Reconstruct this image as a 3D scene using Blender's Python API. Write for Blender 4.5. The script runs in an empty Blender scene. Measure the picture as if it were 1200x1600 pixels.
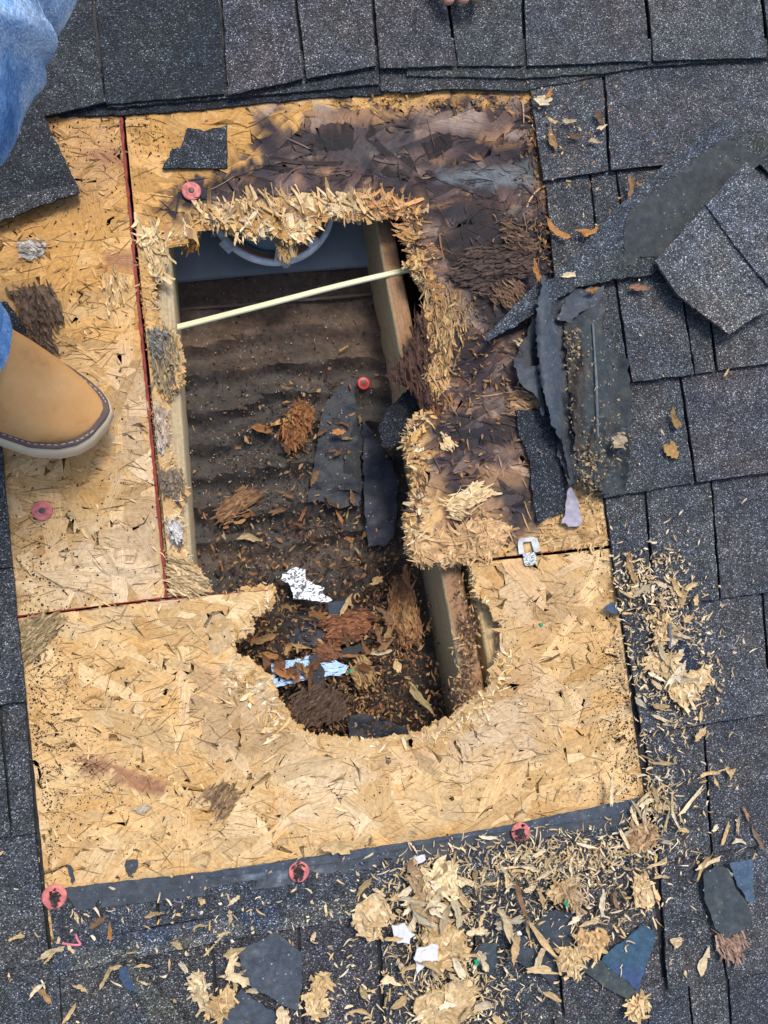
import bpy, math, random
import numpy as np
from mathutils import Vector, Matrix
from mathutils.geometry import delaunay_2d_cdt
random.seed(7); rng = np.random.default_rng(7)
C = bpy.context.scene.collection
sc = bpy.context.scene

# ------------------------------------------------------------------ camera, world, sun
F = 1256.0; H = 0.92; NX, NY = 370.0, 870.0          # focal length (photo px), height over the deck, photo point straight below the lens
nv = Vector(((NX-600)/F, -(NY-800)/F, -1.0)).normalized()
MR = nv.rotation_difference(Vector((0,0,-1))).to_matrix()
cam = bpy.data.objects.new('camera', bpy.data.cameras.new('camera')); C.objects.link(cam)
cam.matrix_world = Matrix.Translation((0,0,H)) @ MR.to_4x4()
cam.data.sensor_fit = 'VERTICAL'; cam.data.sensor_height = 36; cam.data.lens = 36*F/1600
cam.data.clip_start = 0.02; cam.data.clip_end = 200
sc.camera = cam
world = bpy.data.worlds.new('World'); sc.world = world; world.use_nodes = True
wn = world.node_tree; bg = wn.nodes['Background']
sky = wn.nodes.new('ShaderNodeTexSky'); sky.sky_type = 'NISHITA'; sky.sun_disc = False
SUN_EL, SUN_AZ = math.radians(60), math.radians(14)  # azimuth from +Y (up-slope) clockwise
sky.sun_elevation = SUN_EL; sky.sun_rotation = SUN_AZ
sky.air_density = 1.0; sky.dust_density = 3.0; sky.ozone_density = 1.0
wn.links.new(sky.outputs[0], bg.inputs[0]); bg.inputs[1].default_value = 0.11
sun = bpy.data.objects.new('sun', bpy.data.lights.new('sun','SUN')); C.objects.link(sun)
sun.data.energy = 1.5; sun.data.angle = math.radians(14); sun.data.color = (1.0,0.95,0.87)
sdir = Vector((math.sin(SUN_AZ)*math.cos(SUN_EL), math.cos(SUN_AZ)*math.cos(SUN_EL), math.sin(SUN_EL)))
sun.rotation_euler = sdir.to_track_quat('Z','Y').to_euler(); sun.location = sdir*5
sc.view_settings.view_transform = 'Standard'; sc.view_settings.look = 'None'
sc.view_settings.gamma = 1; sc.view_settings.use_curve_mapping = False
sc.view_settings.exposure = 0.9

# ------------------------------------------------------------------ coordinates: a photo point at height z -> place on the roof
M3 = np.array(MR)
S = 0.00074                                             # metres per photo px on the deck
def W(px, py, z=0.0):
    px = np.asarray(px, float); py = np.asarray(py, float); z = np.asarray(z, float)
    c = np.stack([(px-600)/F, -(py-800)/F, -np.ones_like(px)], -1)
    d = c @ M3.T
    t = (z-H)/d[...,2]
    p = d*t[...,None]; p[...,2] += H
    return p
def PX(p):
    q = (np.asarray(p, float)-np.array([0,0,H])) @ M3
    return 600+F*q[...,0]/-q[...,2], 800-F*q[...,1]/-q[...,2]

# ------------------------------------------------------------------ noise and masks (numpy)
_h = rng.random((256,256))
def vnoise(x, y):
    xi = np.floor(x).astype(int); yi = np.floor(y).astype(int); fx = x-xi; fy = y-yi
    fx = fx*fx*(3-2*fx); fy = fy*fy*(3-2*fy)
    g = lambda a,b: _h[a%256, b%256]
    return (g(xi,yi)*(1-fx)+g(xi+1,yi)*fx)*(1-fy)+(g(xi,yi+1)*(1-fx)+g(xi+1,yi+1)*fx)*fy
def fbm(x, y, o=4):
    x = np.asarray(x,float); y = np.asarray(y,float); s = 0; a = .5; t = 0
    for i in range(o):
        s = s+a*vnoise(x*2**i+17*i, y*2**i+31*i); t += a; a *= .55
    return s/t
def inside(poly, x, y):
    P = np.asarray(poly,float); r = np.zeros(np.shape(x), bool); j = len(P)-1
    for i in range(len(P)):
        xi,yi = P[i]; xj,yj = P[j]
        if yi != yj:
            r ^= ((yi>y) != (yj>y)) & (x < (xj-xi)*(y-yi)/(yj-yi)+xi)
        j = i
    return r
def pdist(poly, x, y, closed=True):
    P = np.asarray(poly,float); d = np.full(np.shape(x), 1e9)
    n = len(P)
    for i in range(n if closed else n-1):
        a = P[i]; b = P[(i+1)%n]; ab = b-a
        t = np.clip(((x-a[0])*ab[0]+(y-a[1])*ab[1])/(ab@ab+1e-9),0,1)
        d = np.minimum(d, np.hypot(x-a[0]-t*ab[0], y-a[1]-t*ab[1]))
    return d
def sd(poly, x, y): return pdist(poly,x,y)*np.where(inside(poly,x,y),1,-1)
def sstep(a,b,x):
    t = np.clip((x-a)/(b-a),0,1); return t*t*(3-2*t)
def mix(a,b,t): return a*(1-t[...,None])+b*t[...,None]
A = np.array

# ------------------------------------------------------------------ materials
def nmat(name, rough=.9, spec=.3):
    m = bpy.data.materials.new(name); m.use_nodes = True
    nt = m.node_tree; b = nt.nodes['Principled BSDF']
    b.inputs['Roughness'].default_value = rough
    b.inputs['Specular IOR Level'].default_value = spec
    return m, nt, b
def N(nt, t, **k):
    n = nt.nodes.new(t)
    for a,v in k.items():
        if a.startswith('i_'): n.inputs[a[2:].replace('_',' ')].default_value = v
        else: setattr(n,a,v)
    return n
def ramp(nt, stops, interp='LINEAR'):
    r = nt.nodes.new('ShaderNodeValToRGB'); e = r.color_ramp; e.interpolation = interp
    while len(e.elements) > 1: e.elements.remove(e.elements[-1])
    for i,(p,c) in enumerate(stops):
        c = tuple(c) if hasattr(c,'__len__') else (c,c,c)
        el = e.elements[0] if i == 0 else e.elements.new(p)
        el.position = p; el.color = c+(1,) if len(c) == 3 else c
    return r
def mixc(nt, a, b, f, mode='MIX'):
    m = nt.nodes.new('ShaderNodeMix'); m.data_type = 'RGBA'; m.blend_type = mode
    for k,s in ((6,a),(7,b),(0,f)):
        if hasattr(s,'is_linked'): nt.links.new(s, m.inputs[k])
        elif k == 0: m.inputs[0].default_value = s
        else: m.inputs[k].default_value = tuple(s)+(1,) if len(s) == 3 else s
    return m.outputs[2]
def bump(nt, b, h, strength, dist, prev=None):
    n = N(nt,'ShaderNodeBump'); n.inputs['Strength'].default_value = strength; n.inputs['Distance'].default_value = dist
    nt.links.new(h, n.inputs['Height'])
    if prev: nt.links.new(prev, n.inputs['Normal'])
    nt.links.new(n.outputs[0], b.inputs['Normal']); return n.outputs[0]
def pos(nt, scale=(1,1,1)):
    g = N(nt,'ShaderNodeNewGeometry'); m = N(nt,'ShaderNodeMapping'); m.inputs['Scale'].default_value = scale
    nt.links.new(g.outputs['Position'], m.inputs[0]); return m.outputs[0]

def wood_mat(name, grain=1.0, rough=.85):
    """colour comes with the mesh (kind of strand, stain); the shader adds the grain along each strand"""
    m, nt, b = nmat(name, rough, .25)
    at = N(nt,'ShaderNodeAttribute', attribute_name='col')
    uv = N(nt,'ShaderNodeUVMap', uv_map='UVMap')
    mp = N(nt,'ShaderNodeMapping'); mp.inputs['Scale'].default_value = (38,700,1)
    nt.links.new(uv.outputs[0], mp.inputs[0])
    n = N(nt,'ShaderNodeTexNoise'); n.inputs['Scale'].default_value = 1; n.inputs['Detail'].default_value = 5; n.inputs['Roughness'].default_value = .65
    nt.links.new(mp.outputs[0], n.inputs[0])
    lo = 1-.62*grain; hi = 1+.2*grain
    r = ramp(nt, [(.30,(lo,lo*.88,lo*.76)),(.43,(.9,.87,.83)),(.55,(1,1,1)),(.75,(hi,hi,hi))])
    nt.links.new(n.outputs[0], r.inputs[0])
    c = mixc(nt, at.outputs[0], r.outputs[0], 1.0, 'MULTIPLY')
    n2 = N(nt,'ShaderNodeTexNoise'); n2.inputs['Scale'].default_value = 260; n2.inputs['Detail'].default_value = 3
    nt.links.new(pos(nt), n2.inputs[0])
    r2 = ramp(nt, [(.3,.78),(.62,1.08)]); nt.links.new(n2.outputs[0], r2.inputs[0])
    c = mixc(nt, c, r2.outputs[0], .8, 'MULTIPLY')
    nt.links.new(c, b.inputs['Base Color'])
    o = bump(nt, b, n.outputs[0], .6, .0009)
    bump(nt, b, n2.outputs[0], .4, .0012, o)
    return m
WOOD = wood_mat('wood_strands'); LUMBER_GRAIN = wood_mat('lumber_grain', .7, .7)

def granule_mat(name, dark=(.022,.024,.028), mid=(.085,.09,.1), light=(.42,.45,.48), tint=(.06,.05,.045), amount=.5, scale=620, brown=.35):
    m, nt, b = nmat(name, .82, .45)
    v = N(nt,'ShaderNodeTexVoronoi'); v.inputs['Scale'].default_value = scale; v.inputs['Randomness'].default_value = 1
    nt.links.new(pos(nt), v.inputs['Vector'])
    sepc = N(nt,'ShaderNodeSeparateColor'); nt.links.new(v.outputs['Color'], sepc.inputs[0])
    r = ramp(nt, [(0,dark),(.34,tuple(A(dark)*1.5)),(.42,mid),(.66,tuple(A(mid)*1.35)),(.90,tuple(A(mid)*2.0)),(.965,light),(1,tuple(np.minimum(A(light)*1.6,.8)))])
    nt.links.new(sepc.outputs[0], r.inputs[0])
    # broad drifts of paler, browner and bluer granules
    n = N(nt,'ShaderNodeTexNoise'); n.inputs['Scale'].default_value = 14; n.inputs['Detail'].default_value = 5; nt.links.new(pos(nt), n.inputs[0])
    rb = ramp(nt, [(.35,(.78,.84,.95)),(.5,(1,1,1)),(.7,(1.18,1.05,.94))]); nt.links.new(n.outputs[0], rb.inputs[0])
    c = mixc(nt, r.outputs[0], rb.outputs[0], .9, 'MULTIPLY')
    n3 = N(nt,'ShaderNodeTexNoise'); n3.inputs['Scale'].default_value = 60; n3.inputs['Detail'].default_value = 6; nt.links.new(pos(nt), n3.inputs[0])
    r3 = ramp(nt, [(.42,.62),(.55,1.0),(.7,1.22)]); nt.links.new(n3.outputs[0], r3.inputs[0])
    c = mixc(nt, c, r3.outputs[0], .85, 'MULTIPLY')
    # per shingle tint from the mesh
    at = N(nt,'ShaderNodeAttribute', attribute_name='col')
    c = mixc(nt, c, at.outputs[0], 1.0, 'MULTIPLY')
    nt.links.new(c, b.inputs['Base Color'])
    rr = ramp(nt, [(0,.95),(.8,.7),(1,.35)]); nt.links.new(sepc.outputs[1], rr.inputs[0]); nt.links.new(rr.outputs[0], b.inputs['Roughness'])
    inv = N(nt,'ShaderNodeMath', operation='MULTIPLY'); inv.inputs[1].default_value = -1; nt.links.new(v.outputs['Distance'], inv.inputs[0])
    o = bump(nt, b, inv.outputs[0], .95, .0016)
    bump(nt, b, n3.outputs[0], .5, .004, o)
    return m
GRAN = granule_mat('shingle_granules', dark=(.018,.020,.023), mid=(.062,.067,.073), light=(.36,.39,.42), scale=900)
GRAN_DARK = granule_mat('dark_granules', dark=(.007,.008,.010), mid=(.022,.025,.030), light=(.15,.17,.18), scale=880)

def felt_mat(name, base, speck=.5, rough=.6, dirt=(.1,.095,.08), dirtamt=.4):
    m, nt, b = nmat(name, rough, .4)
    at = N(nt,'ShaderNodeAttribute', attribute_name='col')
    n = N(nt,'ShaderNodeTexNoise'); n.inputs['Scale'].default_value = 38; n.inputs['Detail'].default_value = 9; n.inputs['Roughness'].default_value=.75
    nt.links.new(pos(nt), n.inputs[0])
    r = ramp(nt, [(.5-.0,0),(.72,1)]); nt.links.new(n.outputs[0], r.inputs[0])
    mul = N(nt,'ShaderNodeMath', operation='MULTIPLY'); mul.inputs[1].default_value = dirtamt; nt.links.new(r.outputs[0], mul.inputs[0])
    c = mixc(nt, base, dirt, mul.outputs[0])
    nb_ = N(nt,'ShaderNodeTexNoise'); nb_.inputs['Scale'].default_value = 120; nb_.inputs['Detail'].default_value = 8; nb_.inputs['Roughness'].default_value=.7
    nt.links.new(pos(nt), nb_.inputs[0]); rb_ = ramp(nt,[(.3,.5),(.5,1.0),(.68,1.7)]); nt.links.new(nb_.outputs[0], rb_.inputs[0]); c = mixc(nt, c, rb_.outputs[0], .75, 'MULTIPLY')
    v = N(nt,'ShaderNodeTexVoronoi'); v.inputs['Scale'].default_value = 330; nt.links.new(pos(nt), v.inputs['Vector'])
    s = N(nt,'ShaderNodeSeparateColor'); nt.links.new(v.outputs['Color'], s.inputs[0])
    rs = ramp(nt, [(.93,0),(.99,speck)]); nt.links.new(s.outputs[0], rs.inputs[0])
    rd = ramp(nt, [(.18,1),(.4,0)]); nt.links.new(v.outputs['Distance'], rd.inputs[0])
    mm = N(nt,'ShaderNodeMath', operation='MULTIPLY'); nt.links.new(rs.outputs[0], mm.inputs[0]); nt.links.new(rd.outputs[0], mm.inputs[1])
    c = mixc(nt, c, (.5,.52,.52), mm.outputs[0])
    c = mixc(nt, c, at.outputs[0], 1.0, 'MULTIPLY')
    nt.links.new(c, b.inputs['Base Color'])
    bump(nt, b, n.outputs[0], .6, .004)
    return m
FELT = felt_mat('tar_felt', (.042,.05,.062), dirtamt=.6)
FELT_BLUE = felt_mat('blue_felt', (.035,.065,.12), .3)
FELT_BLACK = felt_mat('black_felt', (.012,.014,.018), .5, .5, dirtamt=.25)
FELT_DIRTY = felt_mat('dirty_felt', (.04,.046,.052), .6, .8, (.12,.10,.075), .7)

def plain(name, col, rough=.6, spec=.4, nscale=60, namt=.25, bumpd=.0, metal=0):
    m, nt, b = nmat(name, rough, spec); b.inputs['Metallic'].default_value = metal
    n = N(nt,'ShaderNodeTexNoise'); n.inputs['Scale'].default_value = nscale; n.inputs['Detail'].default_value = 6; nt.links.new(pos(nt), n.inputs[0])
    r = ramp(nt, [(.3,1-namt),(.7,1+namt*.5)]); nt.links.new(n.outputs[0], r.inputs[0])
    c = mixc(nt, col, r.outputs[0], 1.0, 'MULTIPLY'); nt.links.new(c, b.inputs['Base Color'])
    if bumpd: bump(nt, b, n.outputs[0], .6, bumpd)
    return m

# ------------------------------------------------------------------ objects
def prop(o, label=None, cat=None, group=None, kind=None):
    if label: o['label'] = label
    if cat: o['category'] = cat
    if group: o['group'] = group
    if kind: o['kind'] = kind
    return o
def empty(name, loc, label=None, cat=None, group=None, kind=None):
    o = bpy.data.objects.new(name, None); o.location = loc; o.empty_display_size = .02; C.objects.link(o)
    return prop(o, label, cat, group, kind)
def worldloc(p):
    l = Vector((0,0,0))
    while p is not None: l = l+p.location; p = p.parent
    return l
def mk(name, V, faces, mat, parent=None, col=None, uv=None, smooth=False, loc=None):
    """V in world space; the object gets its origin at its own foot (or its parent's frame)"""
    V = np.asarray(V, float)
    if loc is None:
        loc = A([V[:,0].mean(), V[:,1].mean(), V[:,2].min()])
    pl = A(worldloc(parent)) if parent is not None else np.zeros(3)
    me = bpy.data.meshes.new(name)
    if isinstance(faces, np.ndarray):
        nf, k = faces.shape
        me.vertices.add(len(V)); me.vertices.foreach_set('co', (V-loc).ravel().astype(np.float32))
        me.loops.add(nf*k); me.loops.foreach_set('vertex_index', faces.ravel().astype(np.int32))
        me.polygons.add(nf); me.polygons.foreach_set('loop_start', np.arange(0,nf*k,k,dtype=np.int32))
        me.update(calc_edges=True)
    else:
        me.from_pydata([tuple(v) for v in (V-loc)], [], [list(map(int,f)) for f in faces])
    if col is not None:
        col = np.asarray(col,float)
        if col.ndim == 1: col = np.tile(col,(len(V),1))
        a = me.color_attributes.new('col','FLOAT_COLOR','POINT')
        a.data.foreach_set('color', np.c_[col,np.ones(len(V))].ravel().astype(np.float32))
    if uv is not None:
        u = me.uv_layers.new(name='UVMap'); idx = np.empty(len(me.loops), np.int32); me.loops.foreach_get('vertex_index', idx)
        u.data.foreach_set('uv', np.asarray(uv)[idx].ravel().astype(np.float32))
    me.materials.append(mat)
    if smooth: me.polygons.foreach_set('use_smooth', np.ones(len(me.polygons), bool))
    me.validate()
    o = bpy.data.objects.new(name, me); C.objects.link(o)
    if parent is not None: o.parent = parent
    o.location = Vector(loc-pl)
    return o

def rough_outline(poly, step, rough, seed=0):
    out = []; n = len(poly)
    for i in range(n):
        a = A(poly[i],float); b = A(poly[(i+1)%n],float); L = np.hypot(*(b-a)); k = max(1,int(L/step))
        nx = A([-(b-a)[1],(b-a)[0]])/(L+1e-9)
        for j in range(k):
            p = a+(b-a)*j/k
            r = rough*((fbm(p[0]/step/1.3+seed, p[1]/step/1.3+seed*3, 3)-.5)*2.6)
            out.append(p+nx*r)
    return out
def patch(name, poly, zf, thick, mat, parent=None, step=14, rough=1.0, rstep=6, colf=(1,1,1), ang=0, seed=0, smooth=True, grid=True, under=.8):
    """solid sheet with an outline, relief and thickness of its own"""
    ol = rough_outline(poly, rstep, rough, seed)
    nb = len(ol); P = A(ol)
    x0,y0 = P.min(0); x1,y1 = P.max(0)
    pts = [Vector(p) for p in ol]
    if grid:
        gx,gy = np.meshgrid(np.arange(x0+step/2,x1,step), np.arange(y0+step/2,y1,step))
        gx = gx+rng.uniform(-.3,.3,gx.shape)*step; gy = gy+rng.uniform(-.3,.3,gy.shape)*step
        gx = gx.ravel(); gy = gy.ravel()
        ok = inside(P,gx,gy) & (pdist(P,gx,gy) > step*.45)
        pts += [Vector((a,b)) for a,b in zip(gx[ok],gy[ok])]
    edges = [(i,(i+1)%nb) for i in range(nb)]
    vo, eo, fo, ov, oe, of = delaunay_2d_cdt(pts, edges, [], 1, 1e-4)
    vo = A([tuple(v) for v in vo]); n = len(vo)
    z = zf(vo[:,0],vo[:,1]) if callable(zf) else np.full(n, float(zf))
    top = W(vo[:,0],vo[:,1],z); bot = top.copy(); bot[:,2] -= thick
    V = np.r_[top,bot]
    faces = []; cnt = {}
    for f in fo:
        a,b,c = [top[i] for i in f[:3]]
        f = list(f)
        if np.cross(b-a,c-a)[2] < 0: f = f[::-1]
        faces.append(f); faces.append([i+n for i in f[::-1]])
        for i in range(len(f)):
            e = (f[i],f[(i+1)%len(f)]); cnt[e] = 1
    for (a,b) in cnt:
        if (b,a) not in cnt: faces.append([b,a,a+n,b+n])
    if callable(colf): c = colf(vo[:,0],vo[:,1]); c = np.r_[c,c*under]
    else: c = np.r_[np.tile(A(colf,float),(n,1)),np.tile(A(colf,float)*under,(n,1))]
    ca,sa = math.cos(ang), math.sin(ang)
    u = (vo[:,0]*ca+vo[:,1]*sa)*S; v = (-vo[:,0]*sa+vo[:,1]*ca)*S
    uv = np.c_[u,v]; uv = np.r_[uv,uv]
    o = mk(name, V, faces, mat, parent, c, uv, smooth)
    if smooth:
        try: o.data.set_sharp_from_angle(angle=math.radians(50))
        except Exception: pass
    return o

def strips(px, py, ang, L, Wd, z, col, segs=3, rows=1, curl=0.0, tilt=0.0, zt=None, keep=None, clamp=None, taper=.7, thick=0, colf=None, bend=0.3, ragged=.35):
    """many slivers at once, px units; returns V, faces, col, uv. ang in photo sense (clockwise from +x)"""
    n = len(px); base = W(px, py, z)
    s = np.linspace(-.5,.5,segs+1); r = np.linspace(-.5,.5,rows+1)
    ns, nr = segs+1, rows+1
    e0 = taper*rng.uniform(.0,1.25,(n,1)); e1 = taper*rng.uniform(.0,1.25,(n,1)); pw = rng.choice([1.5,3,7],(n,1))
    prof_ = 1-np.where(s[None]<0,e0,e1).clip(0,.97)*np.abs(2*s)[None]**pw
    skew = rng.normal(0,.5,(n,2))
    ragd = 1+rng.uniform(-ragged,ragged,(n,ns,1))
    l = (s[None,:,None]*L[:,None,None])*np.ones((1,1,nr))+(r[None,None,:]*Wd[:,None,None]*np.where(s[None]<0,skew[:,:1],skew[:,1:])[:,:,None]*(np.abs(2*s)**3)[None,:,None])+rng.uniform(-.08,.08,(n,ns,nr))*L[:,None,None]*(np.abs(s)>.45)[None,:,None]
    w = r[None,None,:]*Wd[:,None,None]*prof_[:,:,None]*ragd
    bd = rng.normal(0,bend,n)
    w = w+(bd[:,None,None]*(s**2)[None,:,None])*L[:,None,None]
    ca = np.cos(-ang)[:,None,None]; sa = np.sin(-ang)[:,None,None]
    X = (l*ca-w*sa)*S; Y = (l*sa+w*ca)*S
    zc = (np.asarray(curl)*rng.normal(0,1,n))[:,None,None]*(s**2)[None,:,None]*L[:,None,None]*S*4
    zt_ = (np.asarray(tilt)*rng.normal(0,1,n))[:,None,None]*l*S+ (np.asarray(tilt)*rng.normal(0,1,n))[:,None,None]*w*S
    V = np.stack([base[:,0][:,None,None]+X, base[:,1][:,None,None]+Y, base[:,2][:,None,None]+np.abs(zc)*np.sign(zc)+zt_], -1)
    V = V.reshape(n, ns*nr, 3)
    q = []
    for i in range(segs):
        for j in range(rows):
            a = i*nr+j; q.append([a,a+nr,a+nr+1,a+1])
    q = A(q); Fc = (np.arange(n)[:,None,None]*(ns*nr)+q[None]).reshape(-1,4)
    cc = np.repeat(col[:,None,:], ns*nr, 1)
    off = rng.uniform(0,5,(n,1,1))
    uv = np.stack([np.broadcast_to(l*S+off,(n,ns,nr)), np.broadcast_to(r[None,None,:]*Wd[:,None,None]*S+off*3,(n,ns,nr))], -1).reshape(-1,2)
    V = V.reshape(-1,3); cc = cc.reshape(-1,3)
    if clamp is not None:
        vx,vy = PX(V); mx,my = vx.copy(),vy.copy()
        for (x0_,y0_,x1_,y1_,vert,sgn) in clamp:     # a straight sawn edge: nothing reaches past it
            if vert: l = x0_+(my-y0_)*(x1_-x0_)/(y1_-y0_); q = (my>y0_)&(my<y1_)&((mx-l)*sgn>0)&((mx-l)*sgn<40); mx = np.where(q,l,mx)
            else: l = y0_+(mx-x0_)*(y1_-y0_)/(x1_-x0_); q = (mx>x0_)&(mx<x1_)&((my-l)*sgn>0)&((my-l)*sgn<40); my = np.where(q,l,my)
        V[:,:2] += W(mx,my,V[:,2])[:,:2]-W(vx,vy,V[:,2])[:,:2]
    if colf is not None:
        rep = ns*nr
        vx,vy = PX(V); cc = colf(vx,vy,np.repeat(np.arange(n),rep))
    if keep is not None:
        cen = V[Fc].mean(1); cx,cy = PX(cen); Fc = Fc[keep(cx,cy)]
    return V, Fc, cc, uv
def strip_obj(name, parent, mat, *a, **k):
    V,Fc,cc,uv = strips(*a, **k)
    used = np.zeros(len(V),bool); used[Fc.ravel()] = True; idx = np.cumsum(used)-1
    o = mk(name, V[used], idx[Fc], mat, parent, cc[used], uv[used])
    o['kind'] = 'stuff'; return o

# ------------------------------------------------------------------ OSB colours: fresh wood, rot, tar film, bleach
ORANGE = A([.54,.30,.095]); PALE = A([.69,.485,.245]); TAN = A([.46,.29,.13]); CREAM = A([.72,.56,.36])
ROT = A([[.050,.034,.034],[.075,.045,.036],[.13,.078,.05],[.17,.115,.08],[.10,.075,.07],[.06,.05,.055],[.20,.16,.13]])
rot_poly = [(395,180),(500,178),(600,160),(840,145),(862,300),(905,390),(900,500),(900,620),(900,745),(830,790),(824,850),(735,874),(690,860),(700,800),(655,700),(655,655),(700,600),(680,480),(655,400),(640,345),(560,316),(430,332),(300,348),(235,332),(258,288),(345,262),(390,240)]
film_polys = [[(520,200),(640,195),(650,240),(520,262),(430,250)],[(840,440),(900,440),(905,740),(850,740)],[(560,258),(640,250),(640,300),(600,310)],[(700,765),(835,735),(840,800),(735,874),(700,860)],[(400,185),(430,190),(428,324),(408,324)],[(240,300),(340,264),(400,235),(402,268),(330,305),(300,346),(240,335)],[(690,265),(832,250),(842,292),(760,302)],[(700,330),(870,330),(870,440),(760,520),(700,440)],[(640,640),(810,640),(820,700),(700,700)]]
mid_polys = [[(740,870),(905,900),(905,965),(820,1015),(785,960)],[(700,1080),(800,1030),(870,1060),(850,1180),(740,1190),(600,1200)],[(185,560),(235,560),(262,925),(180,925),(200,720)],[(290,1040),(430,1080),(480,1170),(330,1190),(290,1110)],[(60,180),(0,330),(190,330),(190,180)],[(380,960),(440,1000),(360,1010)]]
bleach_polys = [[(178,590),(238,590),(248,740),(180,740)],[(700,1110),(820,1095),(840,1170),(700,1210)],[(450,1180),(600,1190),(580,1300),(450,1290)],[(495,162),(562,165),(560,190),(500,188)],[(40,900),(250,780),(262,925),(60,960)]]
brown_strands = [[(158,398),(215,396),(217,424),(176,426)],[(100,1178),(140,1182),(262,1222),(255,1246),(140,1212)],[(690,800),(760,780),(790,830),(700,862)],[(120,240),(190,230),(190,262)]]
tan_polys = [[(690,785),(770,770),(800,840),(690,868)],[(640,740),(690,740),(700,870),(640,870)],[(745,735),(820,720),(825,760),(760,770)]]  # tan-brown patches mixed into the rot colour
def osb_color(x, y, r1, r2):
    n1 = fbm(x/55,y/55); n2 = fbm(x/14+9,y/14+5); n3 = fbm(x/160+40,y/160)
    f = mix(ORANGE, PALE, np.clip(sstep(250,1000,y)*.75+(n1-.5)*1.1+(r1-.5)*.7,0,1))
    f = mix(f, TAN, np.clip((r2-.55)*1.1,0,.5))
    f = mix(f, CREAM, np.clip((r1-.75)*1.5,0,.4)*sstep(300,900,y))
    f = f*(.86+.28*r2)[...,None]
    for p in mid_polys:
        m = sstep(-18,22,sd(p,x,y)+(n2-.5)*80+(r1-.5)*30)
        f = mix(f, A([.33,.21,.135])*(.6+.8*r2)[...,None], m*.36)
    for p in bleach_polys:
        m = sstep(-15,25,sd(p,x,y)+(n2-.5)*90+(r2-.5)*40)
        f = mix(f, A([.72,.60,.43]), m*.42)
    for p in brown_strands:
        f = mix(f, A([.30,.145,.085])*(.85+.3*r2)[...,None], sstep(-2,2,sd(p,x,y))*.85)
    m = sstep(-10,12,sd(rot_poly,x,y)+(n2-.5)*60+(r1-.5)*34)
    kk = np.clip((fbm(x/62+5,y/30,4)-.5)*2.0+.42+(r2-.5)*.75,0,.999)
    RC = A([[.030,.024,.028],[.055,.040,.042],[.095,.060,.052],[.125,.092,.085],[.20,.14,.11],[.27,.21,.18]])
    k0 = kk*5; ki = k0.astype(int); rc = RC[ki]+(RC[np.minimum(ki+1,5)]-RC[ki])*(k0-ki)[...,None]
    rc = rc*(.75+.5*n2)[...,None]
    hi = sstep(.60,.72,fbm(x/34+60,y/14+3)+(r1-.5)*.14)          # sound patches inside the rot
    rc = mix(rc, A([.36,.20,.10])*(.6+.5*r2)[...,None], hi*.6)
    for p in film_polys:
        q = sstep(-10,14,sd(p,x,y)+(n2-.5)*50)
        rc = mix(rc, A([.022,.022,.028])*(.6+.9*r1)[...,None], q*.88)
    for p in tan_polys:
        q = sstep(-8,10,sd(p,x,y)+(n2-.5)*40)
        rc = mix(rc, A([.42,.25,.13]), q*.6*(r1>.35))
    q = sstep(-8,8,sd([(685,268),(830,252),(845,288),(800,292),(700,290)],x,y)+(n2-.5)*20)
    rc = mix(rc, A([.13,.145,.16])*(.6+.9*n2)[...,None], q*.75)
    f = mix(f, rc, m)
    return f

# ------------------------------------------------------------------ the hole, the three sheets
edge_mid = [(322,925),(306,897),(286,878),(281,842),(276,800),(286,768),(270,740),(258,700),(255,650),(257,622),(276,600),(279,560),(268,525),(242,508),(238,470),(238,430),(248,402),(260,378),(292,372),(312,352),(335,345),(350,350),(390,356),(432,360),(452,376),(480,370),(492,342),(520,336),(560,337),(600,331),(638,334),(652,350),(634,368),(650,395),(640,412),(662,440),(676,455),(668,500),(672,560),(668,590),(690,640),(652,652),(636,690),(648,730),(650,770),(640,810),(640,850),(655,878),(737,875)]
edge_low = [(420,922),(418,944),(388,958),(386,985),(356,1000),(362,1030),(392,1042),(420,1066),(430,1100),(455,1135),(480,1154),(530,1160),(600,1163),(660,1150),(706,1128),(740,1100),(768,1078),(774,1042),(788,1005),(784,970),(766,943),(746,926),(738,880)]
left_poly = [(-300,-200),(151,-200),(261,933),(22,963),(-300,1004)]
mid_poly = [(158,-200),(1380,-200),(1400,806),(945,853)]+edge_mid[::-1]+[(268,932)]
low_poly = [(-300,1008),(22,967),(267,936)]+edge_low+[(945,858),(1420,808.5),(1470,1850),(-220,1850)]
hole_poly = edge_mid+edge_low[::-1]

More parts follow.
